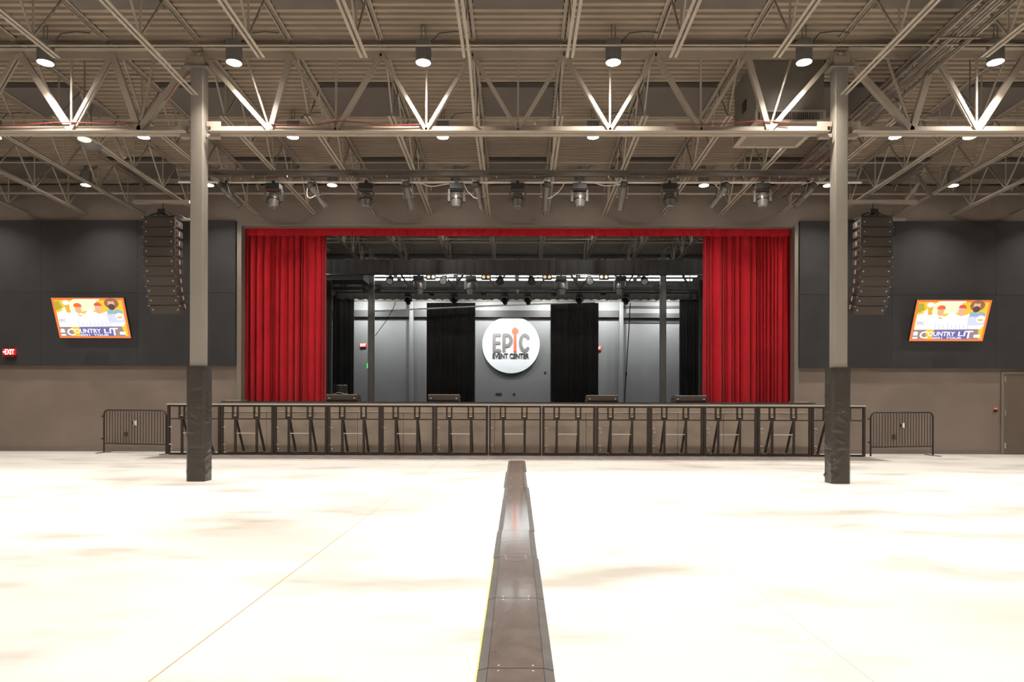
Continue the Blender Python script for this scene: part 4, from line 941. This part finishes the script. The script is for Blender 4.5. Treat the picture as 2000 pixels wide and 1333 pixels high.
# ------------------------------------------------------------------ stage lights
YS = 22.4; zs = at(1000, 537, YS).z
tag(MB().tube([(-8, YS, zs), (8, YS, zs)], .025, 10).build('stage_pipe', M['black'], smooth=True), 'black pipe over the stage carrying the upper row of lights', 'lighting bar')
mh1 = None
for i, x in enumerate((818, 920, 1096, 1212)):
    q = at(x, 537, YS); lb = 'moving head light on the upper stage pipe, %s' % nth(i, 4)
    if mh1 is None: mh1 = moving_head(lb, 'moving heads on the upper stage pipe', q.x, YS, zs, (0, .15, -1), 'head', 1.15)
    else: dup(mh1, (q.x, YS, zs), label=lb)
def par_can(label, X, Y, z, m, grp):
    t = thing('par_can_light', label, 'stage light', (X, Y, z), group=grp)
    ax = Vector((0, -.75, -.55)).normalized(); c = Vector((0, 0, -.17))
    def bd(mb, n, mm, sm=False): return mb.build(n, mm, t, smooth=sm, world=False)
    bd(MB().lathe(c - ax * .14, ax, [(0, .07), (.03, .10), (.24, .12), (.25, .13), (.27, .13)], 18), 'can', M['black'], True)
    bd(MB().lathe(c + ax * .125, ax, [(0, .11), (.008, .10)], 18), 'lens', m)
    for s in (-1, 1): bd(MB().bar((s * .15, 0, -.03), (s * .14, 0, -.19), .02, .008), 'yoke_arm', M['rail'])
    bd(MB().box(-.15, .15, -.02, .02, -.035, -.02), 'yoke_bridge', M['rail'])
    return t
pc = None
for i, x in enumerate((762, 866, 1152, 1258)):
    q = at(x, 537, YS); lb = 'pale lens can light on the upper stage pipe, %s' % nth(i, 4)
    if pc is None: pc = par_can(lb, q.x, YS, zs, M['lenspale'], 'pale can lights over the stage')
    else: dup(pc, (q.x, YS, zs), label=lb)
for i, x in enumerate((977, 1038)):
    q = at(x, 537, YS); par_can('dark lens can light on the upper stage pipe, %s of centre' % ('left', 'right')[i], q.x, YS, zs, M['speaker'], 'dark can lights over the stage')
for i, x in enumerate((841.5, 949.5, 1068.5, 1179.5)):
    q = at(x, 541.5, YS)
    t = thing('twin_blinder', 'pair of warm round lamps on the upper stage pipe, %s' % nth(i, 4), 'stage light', (q.x, YS, q.z), group='twin blinder lamps')
    MB().box(-.16, .16, -.03, .06, -.09, .09).build('case', M['black'], t, world=False)
    for s in (-1, 1): MB().lathe((s * .076, -.03, 0), (0, -1, 0), [(0, .055), (.012, .048), (.02, .03)], 16).build('lamp', M['warm'], t, smooth=True, world=False)
YS2 = 26.2; zs2 = at(1000, 572, YS2).z
tag(MB().tube([(-7, YS2, zs2), (7, YS2, zs2)], .022, 10).build('stage_pipe', M['black'], smooth=True), 'black pipe over the stage carrying the lower row of lights', 'lighting bar')
mh2 = None
for i, x in enumerate((797, 887, 986, 1031, 1131, 1222)):
    q = at(x, 572, YS2); lb = 'small dark moving head on the lower stage pipe, %s' % nth(i, 6); tl = (.2 if x < 1000 else -.2, -.35, -1)
    if mh2 is None: mh2 = moving_head(lb, 'moving heads on the lower stage pipe', q.x, YS2, zs2, tl, 'black', .78)
    else: dup(mh2, (q.x, YS2, zs2), label=lb)
for i, x in enumerate((843, 945, 1082, 1178)):
    q = at(x, 570, YS2); tag(MB().lathe((q.x, YS2, zs2 - .02), (0, 0, -1), [(0, .06), (.03, .13), (.07, .13), (.09, .06)], 16).build('wash_light', M['black'], smooth=True), 'flat dark wash light on the lower stage pipe, %s' % nth(i, 4), 'stage light', 'flat wash lights')
q = at(1011, 570, 24.7); tag(MB().lathe((q.x, 24.7, q.z + .06), (0, 0, -1), [(0, .06), (.05, .06), (.12, .02)], 10).build('smoke_detector', M['lenspale'], smooth=True), 'pale cone-shaped detector under the middle stage girder', 'detector')
# strip lights above the stage
k_ = 0
for Y, yy_ in ((27.8, 539), (28.7, 546.5)):
    z = at(1000, yy_, Y).z
    for i in range(6):
        X = -6.2 + 2.48 * i
        t = thing('strip_light', 'white glowing strip light over the stage, %s strip, %s' % ('front' if Y < 28 else 'rear', nth(i, 6)), 'strip light', (X, Y, z), group='strip lights over the stage')
        MB().box(X - 1.15, X + 1.15, Y - .04, Y + .04, z - .03, z + .02).build('tube_lens', M['strip'], t)
        MB().box(X - 1.16, X + 1.16, Y - .05, Y + .05, z + .021, z + .06).build('housing', M['housing'], t)
# added fill lamps unseen from the hall; the wall-washing row is inferred
proto = proto_l
def add_stage_light(X, Y, zr, P, lb, tilt=0, sp=170, c=(.93, .98, 1.0)):
    z = CAMH + zr
    t = thing('unseen_stage_light', lb, 'work light', (X, Y, z), (R(tilt), 0, 0), group='flat work lights over the stage')
    MB().box(-.17, .17, -.12, .12, .0, .05).build('housing', M['housing'], t, world=False)
    MB().box(-.15, .15, -.10, .10, -.006, -.001).build('lens', M['strip'], t, world=False)
    o = lamp((X, Y, z), P, .24, c, sp); o.rotation_euler = (R(tilt), 0, 0)
    o.location = Vector((X, Y, z)) + Matrix.Rotation(R(tilt), 3, 'X') @ Vector((0, 0, -.02))
for i, X in enumerate((-7.6, -4.6, -1.5, 1.5, 4.6, 7.6)):
    add_stage_light(X, 33.3, 5.09, 120, 'flat work light washing the back wall, %s' % nth(i, 6), 50)
for i, X in enumerate((-6.5, -2.2, 2.2, 6.5)):
    add_stage_light(X, 22.0, 4.42, 40, 'added flat fill light just behind the front black border, %s' % nth(i, 4))
    add_stage_light(X, 32.4, 5.02, 52, 'added flat fill light behind the black drapes, %s' % nth(i, 4))
    add_stage_light(X, 19.4, 5.5, 30, 'added flat fill light high behind the stage opening, %s' % nth(i, 4), 25)  # added out of sight to brighten the joists over the stage
# dark duct over the left of the stage
a = at(636, 538, 23.5); b = at(712, 538, 23.5)
tag(MB().box(a.x - 1, b.x, 23.3, 24.2, at(670, 547, 23.3).z, at(670, 530, 23.3).z).build('stage_duct', M['stage_dark']), 'dark rectangular duct high over the left of the stage', 'duct')
# ------------------------------------------------------------------ world and colour
wd_ = bpy.data.worlds.new('world'); sc.world = wd_; wd_.use_nodes = True
wd_.node_tree.nodes['Background'].inputs['Color'].default_value = (.01, .01, .01, 1)
sc.view_settings.view_transform = 'Standard'; sc.view_settings.look = 'None'; sc.view_settings.gamma = 1
sc.view_settings.use_curve_mapping = False; sc.view_settings.exposure = 0.0
sc.cycles.max_bounces = 6; sc.cycles.diffuse_bounces = 4; sc.cycles.transmission_bounces = 2; sc.cycles.use_adaptive_sampling = True; sc.cycles.adaptive_threshold = .09; sc.cycles.adaptive_min_samples = 16; sc.cycles.glossy_bounces = 3; sc.cycles.use_denoising = True
sc.cycles.sample_clamp_indirect = 8; sc.cycles.use_light_tree = True
